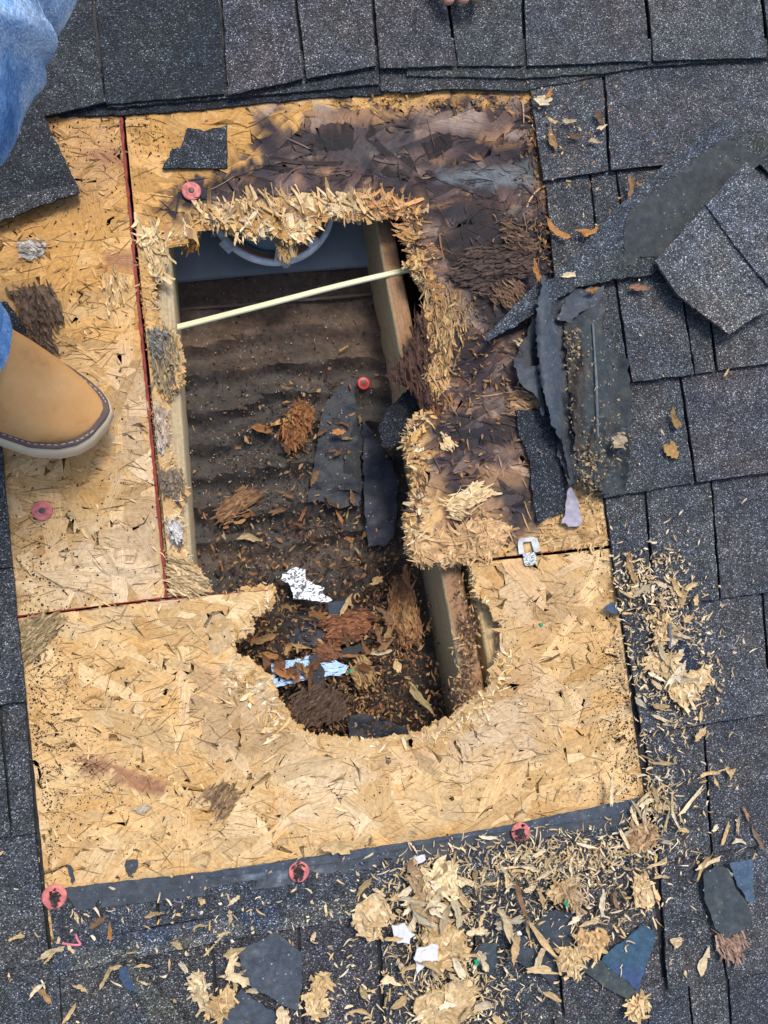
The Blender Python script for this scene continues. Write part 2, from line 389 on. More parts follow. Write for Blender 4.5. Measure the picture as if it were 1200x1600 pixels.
def cx(p): 
    q = W(A([p[0]]),A([p[1]]),A([-.0115]))[0]; return q
sheets = []
CL = {1:[(151,-200,261,933,True,1),(-300,1004,22,963,False,1),(22,963,268,932.5,False,1)],
      2:[(158,-200,268,932,True,-1),(737,875,945,853,False,1),(945,853,1400,806,False,1),(266,932,324,925,False,1)],
      3:[(-300,1008,22,967,False,-1),(22,967,268,936,False,-1),(267,936,420,922,False,-1),(738,880,945,858,False,-1),(945,858,1420,808.5,False,-1)]}
def sheet(poly, region, label, nstr, seed):
    t = empty('osb_sheet', cx(((region[0]+region[2])/2,(region[1]+region[3])/2)), label, 'osb sheet')
    patch('panel', poly, -.0012, .0105, WOOD, t, step=60, rough=1.2, rstep=12,
          colf=lambda x,y: osb_color(x,y,fbm(x/6,y/6),fbm(x/7+3,y/7))*.9)
    x = rng.uniform(region[0],region[2],nstr); y = rng.uniform(region[1],region[3],nstr)
    ok = inside(poly,x,y) | (pdist(poly,x,y) < 14); x = x[ok]; y = y[ok]; n = len(x)
    ang = np.where(rng.random(n)<.62, rng.normal(-.1,.55,n), rng.uniform(0,math.pi,n))
    L = rng.uniform(60,200,n); Wd = np.clip(rng.gamma(3.4,7,n),7,52)
    r1 = rng.random(n); r2 = rng.random(n); r3 = rng.random(n)
    z = rng.uniform(-.0012,.0012,n)
    rotn = sstep(-5,20,sd(rot_poly,x,y)); z = z+rotn*rng.uniform(-.0003,.0010,n)
    P = A(poly)
    keep = lambda a,b: inside(P,a+(fbm(a/5,b/5,2)-.5)*14*(pdist(hole_poly,a,b)<25),b+(fbm(b/5+7,a/5,2)-.5)*14*(pdist(hole_poly,a,b)<25))
    o = strip_obj('strand', t, WOOD, x,y,ang,L,Wd,z,np.zeros((n,3)),segs=22,rows=2,tilt=.006,curl=.0,taper=.35,bend=.12,ragged=.12,
        keep=keep, clamp=CL[seed], colf=lambda a,b,i: osb_color(a,b,r1[i],r2[i])*(.80+.32*r3[i]+.5*(r3[i]-.5)*sstep(-5,20,sd(rot_poly,a,b)))[:,None])
    # hairline cracks and resin lines along the strands
    m = int(nstr*.30); x = rng.uniform(region[0],region[2],m); y = rng.uniform(region[1],region[3],m); ok = inside(poly,x,y)&(pdist(poly,x,y)>14); x=x[ok];y=y[ok];m=len(x)
    strip_obj('crack', t, WOOD, x,y,rng.normal(-.1,.45,m),rng.uniform(8,46,m),rng.uniform(.6,1.5,m),np.full(m,.0016),osb_color(x,y,rng.random(m),rng.random(m))*rng.uniform(.3,.7,m)[:,None],segs=6,taper=.9,bend=.15)
    # torn ledges of the lower layers round the hole
    for lz,reach in ((-.0035,3.5),(-.0065,6),(-.0095,8)):
        m = 420; E = A(edge_mid if 'upper' in label else edge_low,float)
        if 'left' in label: break
        k = rng.integers(0,len(E)-1,m); f = rng.random((m,1)); p = E[k]*(1-f)+E[k+1]*f+rng.normal(0,9,(m,2)); r4 = rng.random(m)
        kp = lambda a,b: (inside(P,a,b)|(pdist(poly,a,b) < reach*(.2+1.6*fbm(a/7,b/7,2)))) & (inside(hole_poly,a,b)|inside(P,a,b))
        strip_obj('torn_ledge', t, WOOD, p[:,0],p[:,1],rng.uniform(0,3.14,m),rng.uniform(24,70,m),rng.uniform(6,20,m),lz+rng.uniform(-.001,.001,m),np.zeros((m,3)),segs=18,rows=3,tilt=.03,taper=.4,
            keep=kp, colf=lambda a,b,i: mix(mix(A([.62,.44,.22])[None],A([.48,.29,.11])[None],r4[i]),A([.2,.12,.07])[None],sstep(-6,14,sd(rot_poly,a,b))*(r4[i]>.5)))
    sheets.append(t); return t
sh_left = sheet(left_poly, (-120,150,262,975), 'left osb sheet under the boot, orange strands, red painted edge', 1500, 1)
sh_mid  = sheet(mid_poly, (185,120,960,940), 'upper osb sheet with dark wet rot around the torn opening', 3000, 2)
sh_low  = sheet(low_poly, (0,850,1040,1440), 'pale lower osb sheet with a round bite torn from its top edge', 3600, 3)

# small splinters lying flat and lifting out of the faces
def flakes(parent, poly, n, L, Wd, colf, zr=(0,.003), region=None, name='splinter', curl=.15, tilt=.2, amin=0):
    x0,y0,x1,y1 = region; x = rng.uniform(x0,x1,n); y = rng.uniform(y0,y1,n)
    ok = inside(poly,x,y); x=x[ok]; y=y[ok]; n=len(x)
    r1 = rng.random(n); r2 = rng.random(n)
    col = colf(x,y,r1,r2)
    return strip_obj(name, parent, WOOD, x,y,rng.uniform(0,math.pi,n),rng.uniform(*L,n),rng.uniform(*Wd,n),rng.uniform(*zr,n),col,segs=3,curl=curl,tilt=tilt)
bright = lambda x,y,r1,r2: osb_color(x,y,r1,r2)*(.62+.6*r1)[:,None]
flakes(sh_left, left_poly, 420, (5,24), (1,4), bright, region=(-20,180,262,960))
flakes(sh_low, low_poly, 1100, (5,24), (1,3.6), bright, region=(20,870,1010,1400))
flakes(sh_mid, rot_poly, 750, (8,50), (.8,3.2), lambda x,y,r1,r2: osb_color(x,y,r1,r2)*(.6+.8*r1)[:,None]+(r2>.95)[:,None]*A([.25,.16,.08]), zr=(.0015,.004), region=(230,140,900,880), curl=.12, tilt=.12)

# frayed torn edge
def fringe(parent, line, dens, colset, Lr=(8,34), Wr=(1,6), zr=(-.0115,.003), back=18, fwd=3, droop=.35, name='torn_fibre', skip=None, spread=.75):
    P = A(line,float); seg = np.diff(P,axis=0); Ls = np.hypot(seg[:,0],seg[:,1]); cum = np.r_[0,np.cumsum(Ls)]
    n = int(cum[-1]*dens); t = rng.uniform(0,cum[-1],n); i = np.clip(np.searchsorted(cum,t)-1,0,len(Ls)-1)
    fr = (t-cum[i])/Ls[i]; p = P[i]+seg[i]*fr[:,None]; nrm = np.c_[-seg[i][:,1],seg[i][:,0]]/Ls[i][:,None]
    test = p+nrm*4; s = np.where(inside(hole_poly,test[:,0],test[:,1]),1,-1); nrm = nrm*s[:,None]
    dpt = rng.uniform(-back,fwd,n); c = p+nrm*dpt[:,None]
    ang = np.arctan2(nrm[:,1],nrm[:,0])+rng.normal(0,spread,n)
    L = rng.uniform(*Lr,n)*(1-.35*(dpt>0)); Wd = rng.uniform(*Wr,n)*(.5+.5*rng.random(n))
    z = rng.uniform(*zr,n); z = np.where(dpt<-6, np.maximum(z,rng.uniform(.0,zr[1],n)), z)
    k = rng.integers(0,len(colset),n); col = A(colset)[k]*rng.uniform(.65,1.25,n)[:,None]
    dk = sstep(-4,4,sd(rot_poly,c[:,0],c[:,1]))
    col = mix(col, col*A([.62,.5,.42]), dk*.8*(rng.random(n)<.6))
    return strip_obj(name, parent, WOOD, c[:,0],c[:,1],ang,L,Wd,z,col,segs=4,curl=.12,tilt=droop,taper=.75,bend=.35)
PALES = [(.66,.50,.27),(.72,.57,.36),(.60,.40,.17),(.55,.33,.12),(.75,.63,.44)]
ROTS = [(.12,.07,.045),(.3,.17,.08),(.5,.3,.12),(.06,.04,.035),(.38,.2,.09)]
FR = dict(droop=.10, spread=1.0)
for (par, ln, dn, cs, kw) in [
  (sh_mid, edge_mid[0:19], .5, PALES+[(.2,.12,.08),(.12,.09,.08)], dict(Lr=(8,26),back=6,Wr=(1,6),fwd=0)),
  (sh_mid, edge_mid[17:32], .4, PALES+[(.45,.26,.1),(.35,.2,.1)], dict(Lr=(12,48),Wr=(3,16),back=20,fwd=-6,spread=1.3,droop=.04,zr=(-.008,.0015))),
  (sh_mid, edge_mid[17:32], .6, PALES+[(.45,.26,.1)], dict(Lr=(5,22),Wr=(1,5),back=12,fwd=1,spread=1.2)),
  (sh_mid, edge_mid[30:38], 1.0, ROTS+PALES[2:4], dict(Lr=(8,34),back=12,fwd=-2,Wr=(2,9),spread=1.2)),
  (sh_mid, edge_mid[37:46], .8, ROTS+PALES[2:4], dict(Lr=(10,36),back=12,fwd=0,Wr=(1,7))),
  (sh_mid, edge_mid[41:], .8, PALES+[(.5,.28,.12),(.3,.17,.08)], dict(Lr=(10,38),back=14,fwd=0,Wr=(1.5,8))),
  (sh_low, edge_low, .5, PALES, dict(Lr=(8,26),back=6,fwd=0,Wr=(1,6))),
  (sh_low, edge_low[5:10], .8, PALES, dict(Lr=(8,30),back=44,fwd=-4,zr=(-.001,.0022),Wr=(1.5,8))),
  (sh_low, edge_low[13:19], .8, PALES[:4]+[(.4,.25,.1)], dict(Lr=(8,26),back=26,fwd=-4,zr=(-.001,.0022),Wr=(1.2,6))),
  (sh_mid, edge_mid, .7, PALES[:2]+PALES[4:], dict(Lr=(10,34),back=5,fwd=2,Wr=(.7,1.8),zr=(-.009,.002),spread=.6)),
  (sh_low, edge_low, .8, PALES[:2]+PALES[4:], dict(Lr=(8,22),back=4,fwd=2,Wr=(.7,1.8),zr=(-.009,.002),spread=.6))]:
    fringe(par, ln, dn, cs, **{**FR, **kw})

# red paint on the factory edges of the sheets
RED = plain('red_edge_paint', (.25,.04,.028,1), .7, .3, 90, .5, .0006)
def edge_line(parent, a, b, w, off, zt=.0016):
    a = A(a,float); b = A(b,float); d = (b-a)/np.hypot(*(b-a)); nn = A([-d[1],d[0]])
    pl = [a+nn*off, b+nn*off, b+nn*(off+w), a+nn*(off+w)]
    patch('painted_edge', [tuple(p) for p in pl], lambda x,y: zt+(fbm(x/9,y/9)-.5)*.0012, .0118, RED, parent, step=20, rough=1.4, rstep=7)
edge_line(sh_left, (188,170),(261,934), 4.6, -1.5)
edge_line(sh_left, (22,963.5),(261,933.5), 1.6, -1.0)
edge_line(sh_low, (22,967.5),(267,936.5), 1.2, -.6, .001)
edge_line(sh_low, (267,936),(418,922), 1.2, -.4, .001)
edge_line(sh_mid, (945,853),(737,875), 1.0, -.4, .0008)

# ------------------------------------------------------------------ shingle field
GR = lambda s, t=(1,1,1): tuple(A(t)*s)
roof = empty('roof', (0,0,0), 'dark architectural shingle roof around the cut opening', None, None, 'structure')
seedc = [0]
def shingle(poly, ztop, zbot, shade=1.0, tint=(1,1,1), axis=None, mat=None, parent=None, thick=.0034, name='shingle', rough=1.3, label=None):
    """one tab: rises from ztop at its covered edge to zbot at its butt edge"""
    P = A(poly,float); ce = P.mean(0); dd = P-ce; P = ce+dd*(1-1.5/np.maximum(np.abs(dd),20)); poly = [tuple(p) for p in P]; seedc[0] += 1; sd_ = seedc[0]
    sl = -.115
    yy = P[:,1]-sl*P[:,0]; y0 = yy.min(); y1 = yy.max()
    zf = lambda x,y: ztop+(zbot-ztop)*np.clip((y-sl*x-y0)/(y1-y0),0,1)+(fbm(x/60+sd_,y/60,2)-.5)*.0012
    c = A(tint)*shade
    def cf(x,y):
        d = pdist(P,x,y)
        return c[None,:]*(.93+.14*fbm(x/30+sd_*3,y/30))[:,None]
    o = patch(name, poly, zf, thick, mat or GRAN, parent or roof, step=26, rough=rough, rstep=9, colf=cf, seed=sd_, under=.15)
    if label: o['label'] = label
    return o
Z0, Z1 = .0048, .0112
for pl in (R_ for R_ in ([(850,290),(905,500),(945,800),(1010,1260),(1030,1500),(1040,1700),(1400,1700),(1350,-180),(960,-180),(830,150)],
            [(-230,180),(-150,-180),(960,-180),(830,118),(60,140),(-230,170)],
            [(-240,700),(2,740),(42,1098),(80,1480),(100,1700),(-230,1700)],
            [(84,1430),(1005,1290),(1028,1500),(1038,1700),(102,1700)])):
    patch('underlayment', pl, .0024, .001, FELT_BLACK, roof, step=80, rough=1, rstep=14)
# right-hand field, course by course from the bottom up
R = lambda *p: list(p)
sh = shingle
# course 9 (bottom right)
sh(R((1008,1530),(1075,1520),(1090,1720),(1020,1720)), Z0,Z1,.8,(.85,.95,1.1))
sh(R((1075,1518),(1135,1510),(1150,1720),(1092,1720)), Z0,Z1,1.0)
sh(R((1136,1508),(1430,1460),(1450,1720),(1152,1720)), Z0,Z1+.001,.85,(.95,.95,1.05))
# course 8
sh(R((1029,1325),(1108,1315),(1135,1532),(1042,1548)), Z0+.001,Z1+.002,.95)
sh(R((1109,1315),(1410,1275),(1430,1480),(1136,1531)), Z0,Z1+.001,1.05,(1,1,1.02))
# course 7
sh(R((1004,1128),(1098,1118),(1112,1335),(1028,1346)), Z0+.001,Z1+.002,1.0)
sh(R((1099,1118),(1400,1080),(1410,1285),(1113,1334)), Z0,Z1+.001,.95,(1,.98,1.03))
# course 6
sh(R((966,935),(1188,912),(1206,1116),(1003,1148)), Z0+.001,Z1+.002,1.05,(1,1,1.03))
sh(R((1190,912),(1390,890),(1400,1090),(1208,1115)), Z0,Z1+.001,.8)
# course 5
sh(R((942,760),(1006,752),(1022,950),(968,957)), Z0,Z1+.001,.9)
sh(R((1007,752),(1110,742),(1125,937),(1024,950)), Z0+.0012,Z1+.0022,1.0)
sh(R((1111,742),(1380,705),(1390,900),(1126,936)), Z0,Z1+.001,.97,(.97,.97,1.05))
# course 4
sh(R((925,590),(1061,578),(1086,756),(942,779)), Z0,Z1+.001,.92)
sh(R((1063,578),(1370,535),(1382,715),(1088,755)), Z0+.0014,Z1+.0026,1.0,(1.02,.95,1.02))
# course 3
sh(R((868,432),(958,420),(985,598),(900,612)), Z0,Z1+.001,.85)
sh(R((960,420),(1058,410),(1086,586),(987,598)), Z0+.001,Z1+.002,1.0)
sh(R((1059,410),(1098,405),(1119,581),(1087,586)), Z0,Z1+.001,.85)
sh(R((1100,405),(1360,365),(1370,545),(1121,580)), Z0+.001,Z1+.0025,1.05)
# course 2
sh(R((850,264),(919,256),(938,430),(866,442)), Z0,Z1+.001,.95)
sh(R((921,256),(960,252),(982,428),(940,431)), Z0,Z1,.8)
sh(R((961,252),(1160,222),(1180,410),(984,428)), Z0+.001,Z1+.002,.9)
sh(R((1161,222),(1350,205),(1360,385),(1181,410)), Z0,Z1+.001,1.0)
# course 1
sh(R((824,120),(941,108),(952,268),(848,283)), Z0,Z1+.001,1.0,(1,1,1.02))
sh(R((943,95),(1340,72),(1350,225),(954,267)), Z0+.001,Z1+.0022,1.0,(.97,.95,1.02))
# left strip beside the opening
def zl(*p): return list(p)
sh(zl((-220,1490),(78,1478),(92,1500),(104,1760),(-210,1760)), Z0,Z1,.95)
sh(zl((-230,1290),(54,1284),(78,1505),(-215,1548)), Z0+.001,Z1+.0022,1.02)
sh(zl((-240,1090),(-3,1080),(18,1308),(-225,1342)), Z0,Z1+.001,.85)
sh(zl((0,1080),(38,1076),(56,1303),(20,1308)), Z0+.001,Z1+.0018,.9)
sh(zl((-250,880),(18,860),(42,1097),(-235,1135)), Z0+.001,Z1+.002,.92)
sh(zl((-250,660),(-1,640),(20,886),(-240,920)), Z0,Z1+.001,.85)
sh(zl((-260,450),(-30,430),(-6,662),(-250,695)), Z0,Z1,.85)

# bottom field, lower courses first
sh(R((860,1560),(1010,1540),(1025,1740),(880,1740)), Z0-.001,Z1-.001,.9)
sh(R((590,1580),(858,1560),(878,1740),(600,1740)), Z0-.002,Z1-.002,.85)
sh(R((90,1500),(195,1480),(300,1640),(310,1760),(108,1760)), Z0-.001,Z1,.95)
sh(R((200,1475),(330,1456),(350,1760),(320,1760),(288,1640)), Z0-.001,Z1-.0005,.85)
sh(R((332,1455),(465,1434),(480,1760),(352,1760)), Z0,Z1+.0005,.95,(1.0,.95,1.0))
sh(R((467,1432),(588,1415),(602,1760),(482,1760)), Z0-.001,Z1-.0005,1.0,(1.05,.95,1.0))
sh(R((590,1415),(735,1390),(748,1608),(604,1625)), Z0,Z1+.0015,.92)
sh(R((737,1390),(860,1370),(880,1592),(750,1608)), Z0-.001,Z1,.88)
sh(R((862,1370),(1018,1340),(1038,1566),(882,1591)), Z0,Z1+.001,.95,(1.05,.97,.97))
# dusty old edge strip
strip_b = R((80,1478),(300,1440),(560,1392),(860,1332),(1012,1302),(1020,1338),(865,1372),(560,1432),(300,1480),(86,1522))
shb = patch('shingle', strip_b, lambda x,y: .0102+(fbm(x/50,y/50)-.5)*.0016, .0034, GRAN, roof, step=20, rough=2, rstep=9,
   colf=lambda x,y: mix(mix(np.tile(A([.9,1.0,1.2]),(len(x),1)), A([1.7,1.65,1.4]), sstep(8,24,(y-(1522-.198*(x-86)))+42+ (fbm(x/30,y/30)-.5)*20)), A([.75,1.0,1.55]), sstep(.50,.60,fbm(x/60+3,y/22))*.65))
shb['label'] = 'dusty blue grey shingle edge strip below the opening'
sh(R((74,1405),(245,1402),(246,1448),(84,1482)), .0118,.0124,.85,(.95,1,1.1), mat=GRAN, rough=2)
sh(R((247,1400),(600,1340),(1005,1268),(1016,1312),(860,1342),(600,1392),(248,1447)), .0118,.0128,.85,(.92,1,1.12), rough=2.5)

# top courses: stacked torn edges under the top row
def zc(z): return lambda x,y: z+(fbm(x/45,y/45)-.5)*.0015
patch('shingle', R((60,120),(590,60),(600,148),(500,152),(300,172),(240,177),(72,183)), zc(.0042), .0034, GRAN_DARK, roof, step=22, rough=2.2, rstep=8, colf=(.8,.85,.95))
patch('shingle', R((165,110),(350,90),(592,70),(592,131),(500,140),(350,153),(168,168)), zc(.0078), .0034, GRAN, roof, step=22, rough=1.6, rstep=8, colf=(.7,.72,.72))
patch('shingle', R((590,60),(830,60),(945,70),(944,118),(822,141),(700,139),(640,144),(596,142)), zc(.0074), .0034, GRAN, roof, step=22, rough=2.0, rstep=8, colf=(.75,.78,.78))
patch('shingle', R((632,60),(830,60),(1200,60),(1200,92),(1020,103),(940,114),(820,122),(636,118)), zc(.0105), .003, GRAN, roof, step=22, rough=1.6, rstep=8, colf=(.9,.92,.85))
T0, T1 = .0105, .0152
sh(R((-250,-90),(142,-90),(146,20),(163,150),(168,160),(72,182),(-250,215)), .0085,.0122,.6,(.95,1,1.05))
sh(R((140,-90),(340,-90),(352,128),(352,148),(165,164),(150,20)), .0085,.0112,1.1,(.85,1,1.05), mat=GRAN_DARK, label='blackened shingle with old adhesive, no tab over it')
sh(R((341,-90),(450,-90),(476,124),(355,150)), T0,T1,.95,(1.05,.95,1.0))
sh(R((452,-90),(574,-90),(589,104),(478,124)), T0,T1-.0012,1.0,(1.05,.98,.96))
sh(R((576,-90),(688,-90),(712,104),(593,108)), T0,T1,.88,(1.05,.97,1.0))
sh(R((690,-90),(812,-90),(820,104),(714,104)), T0,T1-.0012,.95,(1,1,.95))
sh(R((815,-90),(1000,-90),(1017,96),(822,104)), T0,T1,.92,(1,.98,1.02))
sh(R((1003,-90),(1180,-90),(1200,91),(1020,96)), T0,T1,1.02,(1,1,1))
sh(R((1183,-90),(1420,-90),(1420,85),(1203,91)), T0,T1-.0012,.85,(.9,1,1.05))
sh(R((-250,-300),(400,-300),(400,-70),(-250,-60)), .016,.020,.9); sh(R((402,-300),(900,-300),(900,-75),(402,-70)), .016,.0205,.95); sh(R((902,-300),(1430,-300),(1430,-80),(902,-75)), .016,.020,.9)
# far field all round, outside the individually laid shingles
fx = lambda: None
outer = [(-3,-3),(3,-3),(3,3),(-3,3)]
c4 = [W(A([float(a)]),A([float(b)]),A([0.0]))[0][:2] for a,b in ((-215,1640),(1410,1640),(1330,-240),(-235,-240))]
V = [(x,y,.003) for x,y in outer]+[(x,y,.003) for x,y in c4]
V += [(x,y,-.012) for x,y,_ in V]
Fq = [(0,1,5,4),(1,2,6,5),(2,3,7,6),(3,0,4,7)]
Fq += [tuple(i+8 for i in f[::-1]) for f in Fq]+[(4,5,13,12),(5,6,14,13),(6,7,15,14),(7,4,12,15),(1,0,8,9),(2,1,9,10),(3,2,10,11),(0,3,11,8)]
mk('roof_field', V, Fq, GRAN, roof, (.95,.95,1.0))

# ------------------------------------------------------------------ felt strips at the bottom of the opening
fs = empty('felt_strip', W(A([560.]),A([1340.]),A([.002]))[0], 'two overlapping dark felt strips along the bottom edge of the opening', 'roofing felt')
patch('lower_layer', R((98,1388),(330,1362),(600,1322),(1004,1262),(1010,1284),(900,1300),(600,1352),(420,1388),(120,1422)), lambda x,y: .0126+(fbm(x/30,y/30)-.5)*.003+.0006*np.sin((x+.4*y)/3.6)*(sstep(130,180,x)*(1-sstep(290,330,x))), .0012, FELT, fs, step=9, rough=1.6,
      colf=lambda x,y: np.tile(A([1,1.05,1.08]),(len(x),1))*(1+1.6*sstep(.5,.62,fbm(x/26,y/10))*sstep(300,380,x)*(1-sstep(480,540,x)))[:,None])
patch('upper_layer', R((320,1366),(500,1338),(760,1296),(1000,1246),(1006,1266),(900,1284),(700,1312),(520,1348),(330,1372)), lambda x,y: .0146+(fbm(x/30,y/30)-.5)*.0024, .001, FELT, fs, step=12, rough=1.2, colf=(1.0,1.12,1.3))

# ------------------------------------------------------------------ framing
def beam(name, e0, e1, label, tl, facet=None):
    """timber from its four photo edges: each end is (left foot, left top, right top) with heights"""
def timber(name, A0, A1, label, wid, depth, col, sidecol=None, w0=None):
    """A0/A1: photo point and height of the left top arris at each end; box-section with eased arrises"""
    p0 = W(A([float(A0[0])]),A([float(A0[1])]),A([A0[2]]))[0]; p1 = W(A([float(A1[0])]),A([float(A1[1])]),A([A1[2]]))[0]
    d = Vector(p1-p0).normalized(); r = d.cross(Vector((0,0,1))).normalized()
    if r.x < 0: r = -r
    pf = lambda wid: [(0,-depth),(0,-.004),(.0012,-.0012),(.004,0),(wid-.004,0),(wid-.0012,-.0012),(wid,-.004),(wid,-depth)]
    w0 = w0 or wid; prof = pf(wid)
    n = 40; V=[]; uv=[]; cc=[]
    per = [0]
    for i in range(1,len(prof)): per.append(per[-1]+math.hypot(prof[i][0]-prof[i-1][0],prof[i][1]-prof[i-1][1]))
    for k in range(n+1):
        c = Vector(p0)+(Vector(p1)-Vector(p0))*k/n
        for j,(a,b) in enumerate(pf(w0+(wid-w0)*k/n)):
            q = c+r*a+Vector((0,0,b)); V.append(tuple(q)); uv.append((k/n*(Vector(p1)-Vector(p0)).length*.4, per[j]*.55))
            cc.append(sidecol if (sidecol is not None and j>=3) else col)
    m = len(prof); Fs = []
    for k in range(n):
        for j in range(m):
            a = k*m+j; b = k*m+(j+1)%m; Fs.append((a,b,b+m,a+m))
    Fs.append(tuple(range(m))[::-1]); Fs.append(tuple(n*m+j for j in range(m)))
    o = mk(name, V, Fs, LUMBER_GRAIN, None, A(cc), uv, True)
    o.data.set_sharp_from_angle(angle=math.radians(60))
    return prop(o, label, 'rafter')
OLIVE = (.40,.32,.19); BROWN = (.27,.15,.075)
timber('rafter', (205,190,-.013), (281,1300,-.013), 'pale olive rafter along the left side of the opening', .034, .13, OLIVE, (.46,.37,.23))
timber('rafter', (553,170,-.042), (742,1180,-.016), 'rafter crossing the opening on the right, debris on its brown top', .029, .13, (.42,.33,.19), (.33,.19,.10), w0=.021)
timber('rafter', (687,640,-.018), (789,1180,-.018), 'pale doubled rafter beyond the narrow black gap, lower right', .040, .13, (.46,.35,.18), (.55,.40,.20))

# ------------------------------------------------------------------ cavity
PAPER = felt_mat('brown_kraft_paper', (.078,.058,.045), .35, .7, (.02,.017,.015), .9)
ZB = -.125
def zpaper(x,y):
    w = .015*(1-np.abs(np.sin((y+.1*x)/17+3.2*fbm(x/110,y/90,2))))*sstep(450,540,y)*(1-sstep(820,900,y))
    return ZB+w+(fbm(x/60,y/26)-.5)*.010+.0015*np.sin(x/30)
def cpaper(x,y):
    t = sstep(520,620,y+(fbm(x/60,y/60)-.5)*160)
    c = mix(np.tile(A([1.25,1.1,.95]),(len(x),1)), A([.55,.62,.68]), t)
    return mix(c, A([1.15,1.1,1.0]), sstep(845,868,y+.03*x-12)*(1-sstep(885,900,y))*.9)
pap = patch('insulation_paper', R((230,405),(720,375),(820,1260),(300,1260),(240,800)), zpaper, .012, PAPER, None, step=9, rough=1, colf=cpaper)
prop(pap, 'crumpled brown insulation paper at the bottom of the opening', 'insulation')
cr = patch('paper_seam', R((282,481),(420,471),(585,457),(585,461),(420,475),(282,485)), ZB+.006, .002, plain('seam_tape', (.11,.08,.055,1)), None, step=20, rough=.6)
prop(cr, 'thin straight seam ridge across the brown paper behind the cable', 'seam')
PANEL = plain('grey_panel_paint', (.27,.30,.31,1), .55, .4, 25, .2)
gp = patch('soffit_panel', R((225,160),(640,150),(610,412),(430,424),(283,438),(240,440)), ZB+.012, .008, PANEL, None, step=60, rough=.4)
prop(gp, 'flat grey panel behind the round light housing', 'panel')
# attic below
at = mk('attic_floor', [(-1.2,-1.2,-.36),(1.2,-1.2,-.36),(1.2,1.2,-.36),(-1.2,1.2,-.36)], [(0,1,2,3)], plain('attic_dark', (.05,.04,.035,1)), None, (1,1,1)); at['kind']='structure'
skirtm = plain('skirt_wood', (.12,.09,.06,1))
vv = []; ff = []
for i,(x,y) in enumerate(((-1.2,-1.2),(1.2,-1.2),(1.2,1.2),(-1.2,1.2))): vv += [(x,y,-.36),(x,y,-.012)]
for i in range(4): a=2*i; b=2*((i+1)%4); ff.append((a,b,b+1,a+1))
aw = mk('light_block_skirt', vv, ff, skirtm, None, (1,1,1)); aw['kind']='structure'  # unseen skirt, added to stop daylight leaking in under the roof edges

# round light housing
def lathe(name, cxy, z, prof, mat, parent, seg=96, a0=0, a1=2*math.pi, col=(1,1,1), sq=1.0):
    c = W(A([float(cxy[0])]),A([float(cxy[1])]),A([z]))[0]; V=[]; Fs=[]; m=len(prof)
    full = abs(a1-a0-2*math.pi)<1e-6; k = seg if full else seg+1
    for i in range(k):
        t = a0+(a1-a0)*i/seg
        for r,h in prof: V.append((c[0]+r*math.cos(t),c[1]+r*math.sin(t)*sq,c[2]+h))
    for i in range(seg):
        for j in range(m-1):
            a=(i%k)*m+j; b=((i+1)%k)*m+j; Fs.append((a,b,b+1,a+1))
    return mk(name, V, Fs, mat, parent, col, None, True)
lh = empty('light_housing', W(A([424.]),A([318.]),A([ZB]))[0], 'round white recessed light ring under the torn top edge', 'light housing')
WHITE = plain('white_ring_metal', (.86,.87,.86,1), .45, .5, 80, .3)
COPPER = plain('brown_ring_band', (.42,.22,.10,1), .5, .5, 60, .3)
TEAL = plain('teal_reflector', (.2,.28,.27,1), .3, .5, 40, .2)
ro = lathe('ring', (424,318), ZB+.050, [(.080,.0),(.080,.007),(.0755,.009),(.0725,.007),(.0725,0)], WHITE, lh)
lathe('band', (424,318), ZB+.050, [(.0722,.0045),(.067,.0048),(.067,.0)], COPPER, lh)
lathe('reflector', (424,318), ZB+.050, [(.0668,.004),(.062,.003),(.060,-.004),(.058,.0),(.045,.0),(.043,.004),(.030,.0035),(.001,.0035)], TEAL, lh)
def box(name, cpx, z, sx, sy, sz, ang, mat, parent, bev=.0006, col=(1,1,1)):
    c = W(A([float(cpx[0])]),A([float(cpx[1])]),A([z]))[0]; ca,sa = math.cos(-ang),math.sin(-ang); V=[]
    for h,s in ((0,1),(sz-bev,1),(sz,0)):
        ex = sx/2-(0 if s else bev); ey = sy/2-(0 if s else bev)
        for a,b in ((-ex,-ey),(ex,-ey),(ex,ey),(-ex,ey)): V.append((c[0]+a*ca-b*sa,c[1]+a*sa+b*ca,c[2]+h))
    Fs = [(3,2,1,0),(8,9,10,11)]
    for l in (0,4):
        for i in range(4): Fs.append((l+i,l+(i+1)%4,l+4+(i+1)%4,l+4+i))
    return mk(name, V, Fs, mat, parent, col)
for (bx_,by_,an) in ((354,386,.75),(490,381,-.6),(436,402,1.5)):
    cl = box('clamp', (bx_,by_), ZB+.056, .016,.009,.005, an, WHITE, lh)
for k in range(3): box('rib', (430+4.5*k,404), ZB+.057, .002,.012,.005, .1, WHITE, lh)
box('tab', (445,411), ZB+.059, .006,.013,.003, -.12, plain('white_tab', (.6,.6,.58,1), .5), lh)
box('bracket', (311,352), ZB+.03, .010,.022,.006, .1, plain('blue_grey_bracket',(.16,.24,.30,1),.5), lh)
box('bracket', (330,352), ZB+.02, .008,.03,.006, -.25, plain('pale_bracket',(.3,.38,.42,1),.5), lh)

